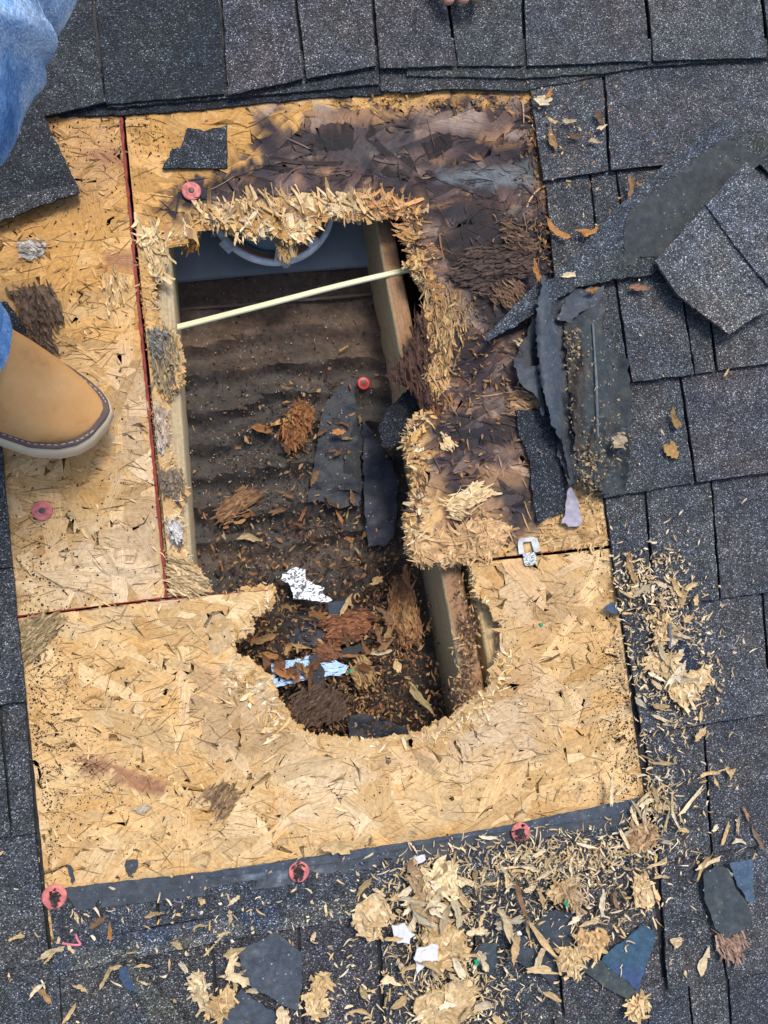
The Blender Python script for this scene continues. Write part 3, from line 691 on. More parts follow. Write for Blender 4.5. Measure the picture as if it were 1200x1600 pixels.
# cable
def tube(name, pts, rx, rz, mat, parent=None, seg=10, col=(1,1,1)):
    P = [Vector(W(A([float(a)]),A([float(b)]),A([z]))[0]) for a,b,z in pts]
    Q = []
    for i in range(len(P)-1):
        p0=P[max(i-1,0)];p1=P[i];p2=P[i+1];p3=P[min(i+2,len(P)-1)]
        for k in range(8):
            t=k/8; Q.append(.5*((2*p1)+(-p0+p2)*t+(2*p0-5*p1+4*p2-p3)*t*t+(-p0+3*p1-3*p2+p3)*t**3))
    Q.append(P[-1]); V=[];Fs=[]
    for i,q in enumerate(Q):
        d=(Q[min(i+1,len(Q)-1)]-Q[max(i-1,0)]).normalized(); r=d.cross(Vector((0,0,1))).normalized(); u=r.cross(d)
        for k in range(seg):
            t=2*math.pi*k/seg; c_,s_=math.cos(t),math.sin(t)
            g = rz*(1-.35*math.exp(-(c_*c_)/.03))     # groove between the two cores
            V.append(tuple(q+r*rx*c_+u*g*s_))
    for i in range(len(Q)-1):
        for k in range(seg): a=i*seg+k;b=i*seg+(k+1)%seg; Fs.append((a,b,b+seg,a+seg))
    Fs += [tuple(range(seg)),tuple((len(Q)-1)*seg+k for k in range(seg))[::-1]]
    return mk(name,V,Fs,mat,parent,col,None,True)
CAB = plain('cable_jacket', (.66,.66,.40,1), .35, .5, 30, .12)
cb = tube('electric_cable', [(225,524,-.045),(275,512,-.040),(400,480,-.036),(520,449,-.034),(600,430,-.034),(648,420,-.036),(720,410,-.045)], .0036, .0024, CAB, seg=24)
prop(cb, 'pale yellow flat electric cable crossing the opening between the rafters', 'cable')

# ------------------------------------------------------------------ wood pieces
def chunk(name, poly, z, label, cat, ang=0, c1=(.62,.45,.24), c2=(.45,.28,.12), relief=.004, thick=.003, fib=60, Lr=(8,26), parent=None, rough=4, ftone=1.0, spread=.25, group=None, noisy=16, fr=(1,4)):
    """a torn lump: fibrous solid with loose fibres along its grain"""
    P = A(poly,float); cc = P.mean(0); zb = z if not callable(z) else float(z(cc[0],cc[1]))
    t = empty(name, W(A([cc[0]]),A([cc[1]]),A([zb]))[0], label, cat, group) if parent is None else parent
    ca,sa = math.cos(ang),math.sin(ang); R0 = np.sqrt(((P-cc)**2).sum(1).mean())
    def zf(x,y):
        u=(x-cc[0])*ca+(y-cc[1])*sa; v=-(x-cc[0])*sa+(y-cc[1])*ca
        dome = np.clip(pdist(P,x,y)/max(R0,1)*1.6,0,1)
        return zb+relief*.35*dome+relief*(fbm(u/22+z_seed,v/4.5,3)-.35)+thick
    z_seed = rng.uniform(0,50)
    def cf(x,y):
        u=(x-cc[0])*ca+(y-cc[1])*sa; v=-(x-cc[0])*sa+(y-cc[1])*ca
        k = fbm(u/noisy+z_seed,v/4+z_seed,3)
        return mix(np.tile(A(c1),(len(x),1)), A(c2), sstep(.42,.62,k))*(.75+.5*fbm(u/6,v/2))[:,None]
    patch('body', poly, zf, thick+.001, WOOD, t, step=4.5, rough=rough, rstep=4, colf=cf, ang=ang, smooth=False)
    if fib:
        n=fib*3; x=rng.uniform(P[:,0].min()-3,P[:,0].max()+3,n); y=rng.uniform(P[:,1].min()-3,P[:,1].max()+3,n)
        ok=(inside(P,x,y))|(pdist(P,x,y)<4); x=x[ok][:fib*2]; y=y[ok][:fib*2]; n=len(x)
        k=rng.random(n); col=(A(c1)[None]*(1-k[:,None])+A(c2)[None]*k[:,None])*rng.uniform(.7,1.35,n)[:,None]*ftone
        strip_obj('fibre', t, WOOD, x,y,ang+rng.normal(0,spread,n),rng.uniform(*Lr,n),rng.uniform(*fr,n),zf(x,y)+rng.uniform(0,.0015,n),col,segs=3,curl=.2,tilt=.12)
    return t
def zdeck(x,y): return .001
DK1=(.11,.07,.05); DK2=(.05,.033,.03)

# pieces on the deck
chunk('bark_chunk', R((12,456),(70,444),(88,462),(98,498),(80,504),(78,520),(86,546),(52,536),(42,520),(30,480)), .002, 'dark rotten wood chunk beside the boot ankle', 'wood chunk', 1.1, (.16,.11,.07),(.06,.04,.032), .006,.004, 60)
chunk('wood_chunk', R((30,972),(68,958),(96,966),(84,990),(66,1012),(50,1032),(32,1030),(34,1000)), .001, 'weathered grey brown splinter lump on the seam by the left edge', 'wood chunk', 2.3, (.42,.32,.17),(.2,.14,.07), .004,.002, 60)
chunk('wood_chunk', R((316,1240),(340,1228),(362,1232),(368,1252),(354,1276),(336,1262)), .001, 'small brown torn patch on the lower osb sheet', 'wood chunk', 2.2, (.34,.22,.11),(.12,.08,.05), .004,.002, 50)
chunk('bleached_lump', R((28,384),(46,374),(66,380),(70,396),(48,406),(34,400)), .001, 'small whitish grey lump on the left osb sheet', 'lump', .3, (.5,.47,.42),(.2,.18,.16), .004,.002, 30, (4,9))
chunk('wood_chip', R((160,428),(196,432),(186,470),(172,482),(160,456)), .001, 'pale ragged splinter patch left of the red seam', 'wood chip', 1.4, (.68,.5,.27),(.5,.3,.12), .003,.001, 36)
# hanging shards under the top edge
def shard(poly, z, ang, c1, c2, **k): chunk('x', poly, z, None, None, ang, c1, c2, parent=sh_mid, **k)
shard(R((344,340),(392,328),(420,350),(412,366),(398,360),(388,374),(372,362),(358,364),(350,352)), -.009, 1.2, (.72,.57,.34),(.6,.42,.2), relief=.006,thick=.003,fib=40,spread=.5,Lr=(12,40),fr=(1,6))
shard(R((410,330),(480,325),(500,340),(486,350),(476,364),(462,366),(450,380),(434,370),(420,364),(412,350)), -.010, 1.5, (.70,.56,.34),(.58,.40,.18), relief=.006,thick=.003,fib=46,spread=.5,Lr=(12,40),fr=(1,6))
shard(R((432,376),(462,380),(460,396),(448,404),(438,396)), -.014, 1.6, (.28,.16,.08),(.4,.28,.12), relief=.004,thick=.003,fib=30)
shard(R((286,352),(306,358),(309,384),(296,392),(288,386)), -.016, 1.6, (.55,.27,.05),(.42,.18,.03), relief=.004,thick=.003,fib=26)
shard(R((310,322),(420,308),(500,300),(560,300),(600,318),(560,332),(500,322),(430,328),(360,340),(330,345)), -.001, 1.2, (.66,.50,.28),(.46,.28,.12), relief=.005,thick=.002,fib=80,spread=.5,Lr=(14,50),fr=(1,6))
shard(R((556,312),(640,302),(652,320),(620,332),(575,328)), -.002, -.1, (.55,.31,.13),(.4,.19,.08), relief=.005,thick=.002,fib=40,spread=.9,Lr=(12,40),fr=(1,6))
shard(R((246,360),(262,400),(258,425),(248,440),(228,400),(214,350)), -.001, 1.2, (.72,.57,.34),(.6,.42,.2), relief=.005,thick=.002,fib=44,spread=.6,Lr=(12,40),fr=(1,6))
shard(R((622,352),(650,350),(664,366),(654,384),(640,380),(626,368)), -.006, .2, (.36,.17,.09),(.5,.3,.12), relief=.006,thick=.003,fib=50)
shard(R((640,384),(668,384),(690,420),(676,442),(652,420)), -.006, .2, (.5,.32,.14),(.32,.18,.09), relief=.006,thick=.003,fib=70)
# the yellow spongy column and the dark curl on the right of the hole
shard(R((664,452),(712,446),(742,480),(722,540),(712,600),(690,612),(674,560),(666,500)), -.008, 1.5, (.52,.36,.17),(.26,.15,.07), relief=.014,thick=.004,fib=220,Lr=(10,44),noisy=30)
chunk('dark_curl', R((652,492),(664,500),(668,560),(664,600),(700,620),(690,646),(662,640),(640,606),(612,594),(610,582),(630,560),(646,530)), -.006, 'dark brown rotten curl hanging into the opening from the right', 'wood chunk', 1.35, (.09,.045,.03),(.05,.03,.024), .014,.004, 120, (10,40), noisy=30)
shard(R((236,520),(262,516),(276,540),(272,580),(262,618),(246,600),(240,560)), -.002, 1.5, (.45,.34,.17),(.12,.10,.09), relief=.008,thick=.003,fib=120)
shard(R((234,516),(258,520),(256,556),(240,556)), .002, 1.0, (.26,.26,.24),(.08,.08,.075), relief=.006,thick=.002,fib=50,Lr=(4,10))
shard(R((244,640),(258,640),(262,690),(250,700)), .0, 1.5, (.5,.44,.38),(.3,.2,.13), relief=.004,thick=.002,fib=30)
shard(R((252,735),(280,738),(286,760),(276,775),(256,772)), .001, 1.5, (.12,.11,.10),(.28,.2,.12), relief=.008,thick=.003,fib=50,Lr=(4,14))
shard(R((262,812),(282,816),(284,845),(268,850)), .001, 1.5, (.6,.58,.55),(.2,.17,.15), relief=.006,thick=.003,fib=24,Lr=(4,10))
shard(R((266,872),(296,880),(322,912),(318,926),(270,928)), .0, .5, (.66,.5,.28),(.3,.2,.1), relief=.005,thick=.002,fib=80)
# loose pale shards resting on the rotten tongue
chunk('wood_chip', R((696,790),(716,770),(742,754),(746,750),(752,762),(776,768),(752,782),(740,792),(716,796)), .004, 'large pale splinter shard on the dark rotten tongue', 'wood chip', -.45, (.72,.56,.34),(.6,.42,.2), .003,.0015, 30, (12,30), rough=2)
chunk('wood_chip', R((694,784),(728,792),(726,800),(712,808),(704,800)), .003, 'pale splintered chip below the large shard on the tongue', 'wood chip', .3, (.7,.55,.34),(.55,.38,.18), .003,.0015, 22, rough=2)
chunk('wood_chip', R((692,682),(704,682),(710,694),(704,702),(694,700)), .004, 'small cream chip on the rotten tongue', 'wood chip', .7, (.7,.56,.34),(.6,.42,.2), .002,.001, 12, (4,12), rough=2)
chunk('wood_chip', R((808,536),(820,532),(828,542),(824,552),(812,552)), .006, 'small round cream chip beside the torn felt flap', 'wood chip', .7, (.66,.54,.34),(.55,.42,.22), .002,.001, 12, (4,12), rough=2)
shard(R((705,830),(760,800),(800,826),(776,868),(700,872),(650,875),(642,850)), .001, .2, (.62,.42,.22),(.42,.25,.12), relief=.004,thick=.0015,fib=90,spread=1.2,Lr=(10,34),fr=(1,6))
shard(R((796,616),(846,610),(850,632),(800,646)), .002, .1, (.46,.3,.16),(.2,.11,.07), relief=.004,thick=.002,fib=50)
shard(R((850,830),(884,780),(926,766),(938,800),(944,850),(858,856)), .0005, -.3, (.58,.4,.2),(.42,.25,.1), relief=.003,thick=.001,fib=120,spread=.8)
shard(R((790,345),(812,352),(834,385),(800,392)), .002, .3, (.18,.11,.07),(.06,.04,.03), relief=.006,thick=.002,fib=60)
shard(R((740,385),(835,390),(830,425),(760,460),(700,430)), .002, -.2, (.10,.065,.05),(.04,.03,.03), relief=.007,thick=.002,fib=150)
shard(R((772,452),(810,440),(816,455),(800,475),(770,470)), .003, .9, (.22,.14,.09),(.1,.06,.04), relief=.006,thick=.002,fib=50)

# torn felt and shingle litter
def sheetpiece(name, poly, z, label, cat, mat, thick=.0012, relief=.004, col=(1,1,1), fold=None, rough=2.8, step=7, parent=None, group=None):
    sd_ = rng.uniform(0,60)
    def zf(x,y):
        b = z(x,y) if callable(z) else z
        return b+relief*1.4*(fbm(x/30+sd_,y/30,4)-.4)+(fold(x,y) if fold else 0)
    o = patch(name, poly, zf, thick, mat, parent, step=step, rough=rough, rstep=5, colf=col)
    return prop(o, label, cat, group)
# loose shingles
sheetpiece('loose_shingle', R((-160,70),(62,165),(76,196),(125,300),(60,322),(0,346),(-160,390)), .0135, 'black granule shingle corner lying on the deck behind the jeans', 'shingle', GRAN_DARK, .0034, .003, (1,1.05,1.1))
sheetpiece('shingle_edge_strip', R((-160,362),(0,318),(60,296),(118,286),(125,300),(60,322),(0,346),(-160,394)), .0168, 'grey speckled lower band of the black loose shingle', 'shingle', GRAN, .0025, .002, (.75,.75,.75))
sheetpiece('shingle_scrap', R((292,200),(318,204),(354,196),(356,262),(253,262),(264,244),(266,234),(282,230),(288,214)), .0055, 'torn black shingle scrap on the deck above the pink washer', 'shingle scrap', GRAN_DARK, .0034, .002, (1.4,1.5,1.6), rough=2)
sheetpiece('shingle_scrap', R((-40,464),(12,472),(38,510),(42,540),(20,548),(-40,548)), .006, 'black granule scrap tucked behind the boot ankle', 'shingle scrap', GRAN_DARK, .003, .003)
# long strip with the folded shingle on the right
strip = R((755,530),(840,440),(862,436),(960,330),(1045,250),(1135,178),(1190,215),(1330,290),(1340,420),(1180,250),(1030,405),(1020,430),(960,436),(905,448),(850,478),(800,512),(762,532))
def strcol(x,y):
    d = ((x-1135)*.70+(y-178)*.72)
    c = mix(np.tile(A([.92,1.0,1.1]),(len(x),1)), A([.62,.70,.66]), sstep(26,44,d+(fbm(x/20,y/20)-.5)*20)*sstep(880,960,x))
    return c
sheetpiece('shingle_strip', strip, lambda x,y: .0155+.004*sstep(850,780,x)+.006*np.sin((x+y)/90), 'long lifted shingle strip running diagonally from the felt to the upper right', 'shingle strip', GRAN, .0032, .004, strcol)
sheetpiece('adhesive_band', R((985,330),(1130,216),(1196,250),(1180,262),(1035,402),(1000,400),(975,420),(975,360)), lambda x,y: .0175+.006*np.sin((x+y)/90), 'smooth greenish black backing band on the lifted strip', 'shingle strip', FELT_DIRTY, .0016, .0035, (.72,.8,.8), rough=3)
ls = empty('loose_shingle', W(A([1120.]),A([400.]),A([.02]))[0], 'pale grey two tab shingle lying face up on the right', 'shingle')
zz = lambda x,y: .0275+.008*sstep(1000,1250,x)
patch('tab', R((1024,408),(1102,322),(1216,470),(1140,522),(1128,514),(1060,462)), lambda x,y: zz(x,y)+(fbm(x/50,y/50)-.5)*.003, .0036, GRAN, ls, step=16, rough=1.4, rstep=7, colf=(1.55,1.5,1.45))
patch('tab', R((1103,320),(1166,252),(1300,380),(1300,450),(1200,446),(1150,385)), lambda x,y: zz(x,y)+.003+(fbm(x/50+4,y/50)-.5)*.003, .0036, GRAN, ls, step=16, rough=1.4, rstep=7, colf=(1.35,1.4,1.45))
# torn felt heap
fl = empty('torn_felt', W(A([900.]),A([600.]),A([.008]))[0], 'crumpled heap of torn blue black felt along the right edge of the opening', 'roofing felt')
def fp(name, poly, z, mat, col, fold=None, relief=.006, label=None):
    sd_=rng.uniform(0,60)
    o = patch(name, poly, lambda x,y: z+relief*1.7*(fbm(x/18+sd_,y/46,4)-.4)+(fold(x,y) if fold else 0), .0012, mat, fl, step=5, rough=4, rstep=4, colf=col)
    if label: o['label']=label
    return o
fp('dirty_layer', R((880,540),(905,470),(935,470),(948,545),(982,560),(988,640),(984,700),(978,770),(935,772),(925,750),(905,748),(895,680),(886,610)), .017, FELT_DIRTY, (.8,.92,.95), lambda x,y: .006*np.sin((x-900)/12), .006)
fp('black_backing', R((802,560),(824,520),(838,470),(858,440),(900,448),(948,460),(940,520),(905,600),(900,690),(905,752),(890,762),(874,720),(862,660),(846,622),(820,604)), .0145, FELT_BLACK, (1.3,1.45,1.6), None, .008)
fp('brown_core', R((880,500),(905,520),(915,600),(930,700),(940,770),(915,760),(900,700),(888,610)), .021, FELT_DIRTY, (.9,.72,.58), lambda x,y:.006*np.sin(x/5+y/40), .010)
fp('fold', R((836,470),(846,455),(858,505),(882,515),(888,560),(896,680),(902,745),(892,752),(880,700),(870,640),(866,590),(860,520)), .024, FELT, (.85,.9,.9), lambda x,y: .009*np.sin((x-.12*y)/11), .005)
fp('sharp_flap', R((848,430),(856,452),(868,510),(876,570),(880,640),(878,690),(862,660),(846,600),(838,540),(838,500),(842,470)), .027, FELT, (1.0,1.1,1.2), lambda x,y: .007*np.sin((x-.08*y)/9), .003)
fp('side_flap', R((800,560),(820,572),(838,572),(846,606),(850,650),(838,618),(822,608),(814,600)), .020, FELT, (.9,1.0,1.1), None, .006)
fp('back_flap', R((870,500),(888,462),(912,452),(945,446),(938,470),(922,482),(905,490),(892,504)), .022, FELT, (.8,.88,1.0), None, .007)
patch('crease', R((925,505),(928,505),(934,600),(936,680),(933,680),(931,600)), lambda x,y: .0272+(fbm(x/18,y/46,3)-.5)*.002, .0012, FELT, fl, step=6, rough=.5, rstep=8, colf=(2.0,2.1,2.0))
# blocks on the felt
chunk('wood_lump', R((958,684),(972,678),(980,688),(974,700),(960,700)), .026, 'small round tan lump on the torn felt heap', 'lump', .5, (.42,.34,.22),(.3,.24,.17), .005,.003, 8,(3,8))
# granule strip on the rotten tongue
sheetpiece('shingle_scrap', R((806,642),(830,638),(858,650),(868,690),(880,740),(890,772),(886,800),(872,804),(858,806),(842,818),(834,790),(828,720),(812,680)), .0075, 'long black granule strip torn over the rotten tongue', 'shingle scrap', GRAN_DARK, .0032, .003, (1.15,1.25,1.4))
sheetpiece('paper_scrap', R((890,754),(904,786),(910,820),(900,824),(878,818),(884,800),(886,772)), .0105, 'pale lilac torn paper triangle on the felt end', 'paper scrap', plain('lilac_backing',(.34,.32,.38,1),.8,.2,120,.35,.001), .0008,.002)
sheetpiece('shingle_scrap', R((592,668),(604,640),(634,612),(650,584),(656,630),(650,650),(638,680),(620,695),(598,700)), -.028, 'black granule scrap curling into the opening under the dark curl', 'shingle scrap', GRAN_DARK, .003, .008, (.6,.65,.75))
sheetpiece('shingle_scrap', R((1046,1010),(1062,998),(1076,1006),(1086,1030),(1096,1064),(1076,1052),(1050,1032)), .017, 'blue black shingle scrap among chips right of the opening', 'shingle scrap', GRAN_DARK, .003, .003, (.85,1.15,1.6))
sheetpiece('felt_scrap', R((372,1484),(406,1470),(430,1456),(448,1470),(470,1490),(474,1530),(466,1580),(440,1570),(420,1556),(398,1546),(382,1530)), .016, 'large smooth slate grey felt scrap at the bottom', 'felt scrap', FELT, .0016, .005, (1.15,1.22,1.3))
sheetpiece('felt_scrap', R((342,1588),(376,1546),(392,1556),(410,1570),(440,1590),(440,1660),(340,1660)), .0135, 'second slate felt scrap under the large one at the bottom', 'felt scrap', FELT, .0016, .005, (1.1,1.2,1.3))
sheetpiece('felt_scrap', R((735,1490),(756,1474),(776,1474),(778,1504),(764,1526),(742,1506)), .021, 'small dark felt scrap with a green dot in the chip heap', 'felt scrap', FELT, .0014, .004, (.8,.95,1.0))
sheetpiece('felt_scrap', R((795,1470),(824,1462),(850,1424),(902,1424),(902,1440),(892,1480),(872,1506),(864,1540),(840,1518),(810,1504)), .0150, 'dark felt scrap below the heap of chips', 'felt scrap', FELT, .0014, .005, (.75,.85,.95))
sheetpiece('felt_scrap', R((912,1500),(938,1500),(968,1514),(1002,1560),(996,1570),(960,1552),(908,1514)), .0155, 'grey green backing strip of the felt triangle', 'felt scrap', FELT_DIRTY, .0014, .004, (.95,1.15,1.1))
sheetpiece('felt_scrap', R((940,1496),(984,1462),(1000,1446),(1026,1456),(1018,1484),(1006,1520),(998,1552),(978,1530),(950,1512)), .0165, 'triangular blue green felt scrap near the seam, lower right', 'felt scrap', FELT_BLUE, .0014, .004, lambda x,y: mix(np.tile(A([.8,1.1,1.0]),(len(x),1)), A([.9,1.0,1.35]), sstep(0,30,y-1500)))
sheetpiece('felt_scrap', R((1140,1350),(1176,1343),(1178,1412),(1168,1408),(1152,1382)), .0165, 'bright blue felt corner under the stained flap on the right', 'felt scrap', FELT_BLUE, .0014, .004, (1.5,1.4,1.2))
sheetpiece('felt_scrap', R((1100,1366),(1120,1350),(1140,1360),(1150,1390),(1166,1410),(1176,1440),(1158,1456),(1136,1466),(1116,1452),(1108,1420),(1100,1396)), .0185, 'stained grey felt flap with tan crumbs, far lower right', 'felt scrap', FELT_DIRTY, .0014, .006, (.95,1.1,1.15))
chunk('wood_chunk', R((1120,1462),(1136,1466),(1160,1460),(1158,1490),(1146,1506),(1130,1492)), .015, 'pinkish brown wood end sticking out under the stained flap', 'wood chunk', 1.2, (.36,.25,.19),(.2,.12,.09), .004,.002, 40)
sheetpiece('felt_scrap', R((197,1346),(216,1344),(212,1362),(205,1370),(196,1362)), .0045, 'tiny square felt scrap on the lower osb sheet', 'felt scrap', FELT, .0012,.002)
sheetpiece('felt_scrap', R((104,1352),(112,1352),(118,1376),(112,1382)), .0045, 'thin felt sliver beside the corner washer', 'felt scrap', FELT, .0012,.001)
sheetpiece('felt_scrap', R((942,950),(958,940),(970,952),(964,960)), .0125, 'tiny blue felt scrap on the right border of the lower sheet', 'felt scrap', FELT_BLUE, .0012,.001)
sheetpiece('felt_scrap', R((1042,1130),(1046,1130),(1046,1131),(1042,1131)), .0165, 'speck of felt', 'felt scrap', FELT, .001,.0005) if False else None
# dusty diagonal strip, bottom left
sheetpiece('shingle_strip', R((196,1500),(206,1496),(300,1608),(330,1700),(280,1700),(236,1600),(212,1548)), .0135, 'dusty pale strip lying diagonally at the bottom left', 'shingle strip', GRAN, .002,.002,(1.3,1.25,1.0))
sheetpiece('shingle_scrap', R((182,1512),(196,1510),(220,1540),(212,1552),(192,1542)), .0135, 'blue worn patch beside the dusty diagonal strip', 'shingle scrap', FELT_BLUE, .0012,.001,(1,1,1))

# ------------------------------------------------------------------ litter inside the cavity
zin = lambda x,y: ZB+.012+.028*sstep(880,1100,y)
def inz(d): return lambda x,y: zin(x,y)+d
sheetpiece('felt_scrap', R((510,628),(540,596),(552,590),(556,640),(560,700),(566,760),(562,790),(520,794),(498,782),(480,786),(492,720),(500,660)), inz(.004), 'long black felt piece lying in the cavity, its left half', 'felt scrap', FELT_BLACK, .001,.008,(1.2,1.3,1.5))
sheetpiece('felt_scrap', R((566,650),(590,690),(610,716),(622,752),(620,800),(616,836),(604,852),(574,854),(570,800),(568,740)), inz(.010), 'long black felt piece lying in the cavity, its right half', 'felt scrap', FELT_BLACK, .001,.008,(1.0,1.1,1.6))
sheetpiece('felt_scrap', R((530,765),(560,770),(566,690),(560,640),(545,690)), inz(.006), 'grey flecked fold between the two black felt pieces in the cavity', 'felt scrap', FELT_DIRTY, .001,.006,(.6,.6,.6))
sheetpiece('felt_scrap', R((450,992),(480,968),(510,966),(520,990),(500,1010),(462,1014)), inz(.002), 'navy felt scrap between foil pieces in the cavity', 'felt scrap', FELT_BLUE, .001,.004,(.35,.35,.35))
sheetpiece('felt_scrap', R((512,942),(542,938),(540,966),(514,970)), inz(.004), 'square navy felt bit right under the crumpled foil', 'felt scrap', FELT_BLUE, .001,.004,(.4,.4,.45))
sheetpiece('felt_scrap', R((545,1116),(580,1118),(640,1140),(640,1175),(545,1175)), inz(.004), 'black felt at the bottom rim of the opening', 'felt scrap', FELT_BLACK, .001,.006,(1.0,1.1,1.3))
sheetpiece('felt_scrap', R((484,1028),(494,1020),(508,1050),(506,1076),(492,1072),(484,1050)), inz(.012), 'narrow black sliver across the striped foil', 'felt scrap', FELT_BLACK, .001,.004,(.8,.8,.9))
sheetpiece('felt_scrap', R((524,1020),(552,1008),(572,1004),(568,1016),(540,1034)), inz(.010), 'grey dusty scrap right of the striped foil', 'felt scrap', FELT_DIRTY, .001,.004,(.6,.6,.55))
def foil_mat(name, c1, c2, sc_=(160,260,100), th=(.46,.56)):
    m, nt, b = nmat(name, .35, .5)
    n = N(nt,'ShaderNodeTexNoise'); n.inputs['Scale'].default_value=1; n.inputs['Detail'].default_value=6; n.inputs['Distortion'].default_value=1.2
    nt.links.new(pos(nt,sc_), n.inputs[0]); r = ramp(nt,[(th[0],c2),(th[1],c1)]); nt.links.new(n.outputs[0], r.inputs[0]); nt.links.new(r.outputs[0], b.inputs['Base Color'])
    bump(nt,b,n.outputs[0],.8,.003); return m
FOIL = foil_mat('crumpled_white_foil', (.80,.87,.92), (.06,.065,.07), th=(.44,.50))
FOILB = foil_mat('striped_blue_foil', (.42,.62,.92), (.03,.035,.04), (130,420,100), (.36,.45))
sheetpiece('foil_scrap', R((442,896),(462,888),(476,890),(478,904),(492,914),(506,918),(504,928),(518,936),(512,941),(484,938),(460,936),(454,916),(440,906)), inz(.02), 'crumpled white silver foil scrap in the cavity', 'foil scrap', FOIL, .0008,.008)
sheetpiece('foil_scrap', R((424,1036),(484,1026),(520,1030),(544,1040),(540,1052),(500,1060),(450,1068),(426,1074)), inz(.008), 'flat blue white striped foil strip in the cavity', 'foil scrap', FOILB, .0008,.003)
chunk('wood_chunk', R((336,806),(352,780),(380,766),(412,766),(404,778),(384,796),(362,812),(344,816)), zin(370,790)+.002, 'flat reddish brown wood slab in the cavity, left', 'wood chunk', -.5, (.14,.07,.045),(.28,.17,.08), .004,.002, 40)
chunk('wood_chunk', R((452,648),(468,630),(482,636),(486,660),(472,690),(452,700),(444,672)), zin(465,660)+.002, 'shredded orange brown fibre clump in the cavity centre', 'wood chunk', 1.5, (.30,.14,.05),(.16,.06,.03), .008,.003, 90,(8,28),spread=.6)
chunk('wood_chunk', R((504,972),(540,958),(574,954),(580,966),(576,984),(556,998),(524,1008),(512,992)), zin(540,980)+.004, 'reddish fibrous chunk below the foil in the cavity', 'wood chunk', -.2, (.30,.13,.06),(.15,.06,.035), .006,.003, 70)
chunk('wood_chunk', R((612,920),(634,890),(644,930),(656,975),(654,1008),(618,1006),(606,970)), zin(630,950)+.004, 'tall tan and red fibre slab beside the right rafter', 'wood chunk', 1.45, (.42,.25,.11),(.28,.12,.06), .006,.003, 120)
chunk('wood_chunk', R((455,1092),(490,1070),(520,1078),(540,1096),(538,1120),(500,1128),(462,1134)), zin(500,1100)+.004, 'dark fanned root like wood lump at the bottom of the cavity', 'wood chunk', 2.3, (.07,.045,.035),(.12,.08,.055), .014,.004, 120,(10,30))
chunk('wood_chunk', R((548,1046),(568,1030),(582,1050),(580,1070),(560,1072)), zin(560,1050)+.008, 'tan leaf shaped flake right of the striped foil', 'wood chunk', 1.0, (.40,.27,.12),(.25,.14,.06), .005,.002, 40)
chunk('wood_chunk', R((494,1010),(520,1008),(530,1022),(512,1034),(496,1026)), zin(510,1020)+.008, 'small red brown flake over the striped foil', 'wood chunk', .2, (.25,.12,.06),(.14,.06,.035), .005,.002, 30)

# ------------------------------------------------------------------ cap nails
CAP = plain('pink_cap_plastic', (.56,.17,.16,1), .6, .3, 160, .45)
CAPR = plain('red_cap_plastic', (.4,.03,.025,1), .4, .45, 120, .18)
NAIL = plain('nail_head_rust', (.10,.07,.065,1), .6, .5, 300, .6)
def cap(px, py, z, label, mat=CAP, r=.0108, tilt=(0,0), smear=False):
    c = W(A([float(px)]),A([float(py)]),A([z]))[0]; t = empty('cap_nail', c, label, 'cap nail', 'round plastic cap nails')
    prof = [(r,0),(r*1.0,.0009),(r*.95,.0015),(r*.72,.0013),(r*.55,.0016),(r*.42,.0024),(r*.3,.0024),(r*.29,.0016),(r*.01,.0016)]
    V=[];Fs=[];k=40;m=len(prof)
    for i in range(k):
        a=2*math.pi*i/k
        for q,h in prof: V.append((c[0]+q*math.cos(a)*(1+.02*math.sin(3*a)),c[1]+q*math.sin(a),c[2]+h+tilt[0]*q*math.cos(a)+tilt[1]*q*math.sin(a)))
    for i in range(k):
        for j in range(m-1):
            a=i*m+j;b=((i+1)%k)*m+j; Fs.append((a,b,b+1,a+1))
    mk('cap', V, Fs, mat, t, (1,1,1), None, True)
    V=[];Fs=[];k=16; hp=[(.0033,.0018),(.0032,.0026),(.0022,.0030),(.0001,.0031)]; m=4
    for i in range(k):
        a=2*math.pi*i/k
        for q,h in hp: V.append((c[0]+q*math.cos(a),c[1]+q*math.sin(a),c[2]+h))
    for i in range(k):
        for j in range(m-1):
            a=i*m+j;b=((i+1)%k)*m+j; Fs.append((a,b,b+1,a+1))
    mk('nail_head', V, Fs, NAIL, t, (1,1,1), None, True)
    if smear:
        n=70; x=px+rng.normal(0,4,n); y=py+3+rng.normal(0,6,n)
        strip_obj('dirt', t, plain('tar_dirt',(.03,.02,.018,1)), x,y,rng.uniform(0,3,n),rng.uniform(2,6,n),rng.uniform(2,4,n),np.full(n,z+.0032)+rng.uniform(0,.0012,n),np.ones((n,3)),segs=2,tilt=.3)
    return t
cap(299,299,.004,'pink cap nail in dark stained wood above the opening')
cap(66,798,.0025,'pink cap nail on the left sheet below the boot')
cap(85,1401,.0135,'pink cap nail at the lower left corner, dirt over its centre', r=.0125, smear=True)
cap(467,1362,.0155,'pink cap nail in the felt strip, middle of the bottom edge', r=.0112, smear=True)
cap(813,1300,.0165,'pink cap nail in the felt strip towards the right, lower half dirty', r=.0112, smear=True)
cap(568,599,zin(568,599)+.002,'red cap nail lying deep inside the cavity', CAPR, r=.0085)
